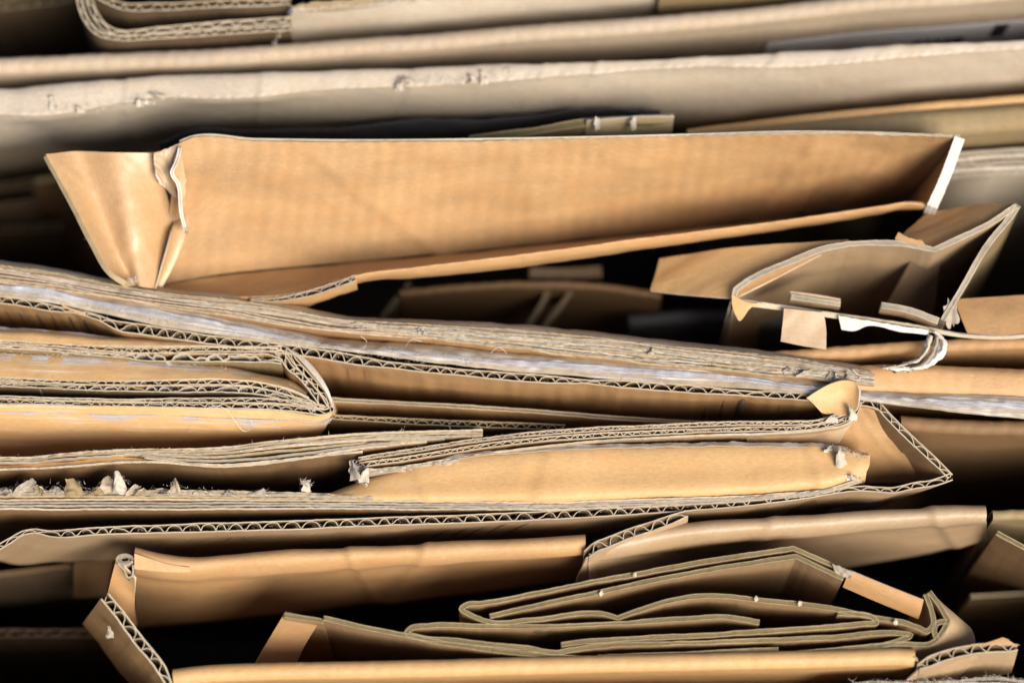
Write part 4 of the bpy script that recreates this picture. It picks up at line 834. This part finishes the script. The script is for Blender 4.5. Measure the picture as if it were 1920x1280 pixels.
carton('long flat carton of thin board doubled back on itself, rounded at its left end',
       [[(1424, 1166), (1362, 1156), (1280, 1160), (1150, 1168), (1058, 1172), (900, 1173), (800, 1172), (770, 1177), (762, 1185), (785, 1193), (850, 1199), (900, 1205), (980, 1213), (1056, 1221), (1066, 1218, 'c'), (1100, 1213), (1300, 1204), (1420, 1200), (1560, 1194), (1690, 1187), (1708, 1190), (1690, 1198), (1636, 1213)],
        ])
carton('middle carton of thin board with a hooked fold at its right end',
       [[(1052, 1208), (1090, 1203), (1200, 1196), (1320, 1190), (1440, 1182), (1560, 1174), (1620, 1168), (1644, 1165), (1636, 1157), (1600, 1150), (1570, 1148)]])
carton('short carton of thin board lying lowest between the other thin cartons',
       [[(1120, 1232), (1280, 1226), (1380, 1221), (1460, 1218)]], th=10)
tb = carton('outermost thin carton, a shallow bowl round the others with a pale bulging end',
       [[(606, 1158), (660, 1170), (760, 1190), (830, 1204), (900, 1214), (1000, 1226), (1100, 1234), (1200, 1238), (1300, 1236), (1420, 1229), (1550, 1219), (1680, 1206), (1754, 1199), (1766, 1185), (1778, 1163, 'c'), (1764, 1138), (1742, 1108)],
        [(1757, 1197), (1752, 1180), (1756, 1168), (1778, 1163)]], th=9)
loft('end_panel', tb, [[(1752, 1116, 0), (1770, 1138, 0), (1784, 1164, 0), (1770, 1190, 0), (1760, 1202, 0), (1690, 1212, 0), (1560, 1226, 0)],
                       [(1768, 1130, -20), (1800, 1160, -30), (1808, 1184, -36), (1796, 1206, -36), (1772, 1222, -36), (1700, 1232, -30), (1570, 1240, -24)],
                       [(1780, 1150, -60), (1822, 1180, -70), (1828, 1204, -80), (1812, 1226, -90), (1780, 1244, -90), (1710, 1250, -70), (1580, 1256, -60)]], [PINK, CREAM], th=3, n=60, bump=2)
board(tb, [(532, 1152, 0), (560, 1156, 0), (608, 1164, 0)], th=9, depth=200, mat=CARD, edge=OLIVE, core=CORE)
loft('side_panel', tb, [[(534, 1148, -4), (560, 1153, -6), (600, 1163, -20)], [(500, 1205, -80), (540, 1215, -90), (566, 1220, -100)], [(458, 1280, -170), (520, 1290, -180), (540, 1290, -190)]], [TAN, CREAM], th=3, n=20)

# ================================================================== BOTTOM BOX
t = thing('flattened_box', 'golden box along the bottom edge with an open fluted flap at its right end', 'cardboard box', G_ALL)
fold(t, [(324, 1268, 20), (340, 1266, 20), (700, 1253, 20), (1100, 1243, 20), (1400, 1236, 20), (1600, 1231, 20), (1700, 1229, 20), (1716, 1230, 20)], r=16, depth=300, mat=GOLD, rib=0.6, bump=1, wrinkle=3)
loft('end_liner', t, [[(1714, 1230, 22), (1720, 1238, 20), (1722, 1252, 10)], [(1718, 1230, 18), (1725, 1240, 14), (1722, 1256, 4)]], [ORANGE2, CREAM], th=3, n=16)
board(t, [(1722, 1250, 24), (1738, 1242, 26), (1760, 1232, 26), (1800, 1221, 24), (1850, 1214, 22), (1908, 1213, 20)], th=19, depth=90, mat=PINK, pitch=31, k=[(0, .5), (.12, 1.05), (.9, .9), (1, .5)], lean=0.3, wrinkle=2)
loft('flap_top', t, [[(1880, 1194, 24), (1886, 1196, 24), (1890, 1198, 24)], [(1850, 1204, 23), (1884, 1204, 23), (1902, 1206, 22)], [(1800, 1214, 22), (1860, 1208, 22), (1912, 1209, 20)]], [TAN, CREAM], th=3, n=20)
loft('lower_flap', t, [[(1722, 1256, 16), (1790, 1236, 16), (1860, 1224, 14)], [(1700, 1275, -10), (1760, 1262, -14), (1830, 1240, -10)], [(1680, 1300, -50), (1740, 1290, -50), (1790, 1276, -50)]], [PINK, CREAM], th=3, n=30)
t = thing('pressed_bundle', 'rough torn grey edge showing along the bottom right border', 'cardboard bundle')
bundle(t, [(1560, 1290), (1620, 1279), (1700, 1279), (1800, 1276), (1860, 1270), (1920, 1277), (2080, 1280)], [(1560, 1300), (1700, 1292), (1800, 1290), (1920, 1290), (2080, 1294)], 3, [(GREY, FRAYG), (GREY, FRAY)], th=6, fray=9, wav=3)
fibres(t, [(1600, 1280), (1700, 1278), (1800, 1276), (1860, 1270), (1920, 1277)], 260, length=9, h=4, spread=5)
t = thing('flattened_box', 'unseen plain board added below the bottom border to block light', 'cardboard box', G_ALL)
fold(t, [(-160, 1335), (600, 1325), (1500, 1330), (2080, 1335)], r=14, mat=TAN)  # added out of view to close the stack against light from the front

# ------------------------------------------------------------------ put each thing's origin at its base
import itertools
bpy.context.view_layer.update()
for o in list(COL.objects):
    if o.type != 'EMPTY': continue
    pts = []
    for c in o.children_recursive:
        if c.type == 'MESH': pts += [np.array(b) for b in c.bound_box]
    if not pts: continue
    pts = np.array(pts); lo, hi = pts.min(0), pts.max(0)
    base = Vector(((lo[0] + hi[0]) / 2, (lo[1] + hi[1]) / 2, lo[2])); o.location = base
    for c in o.children: c.location = -base
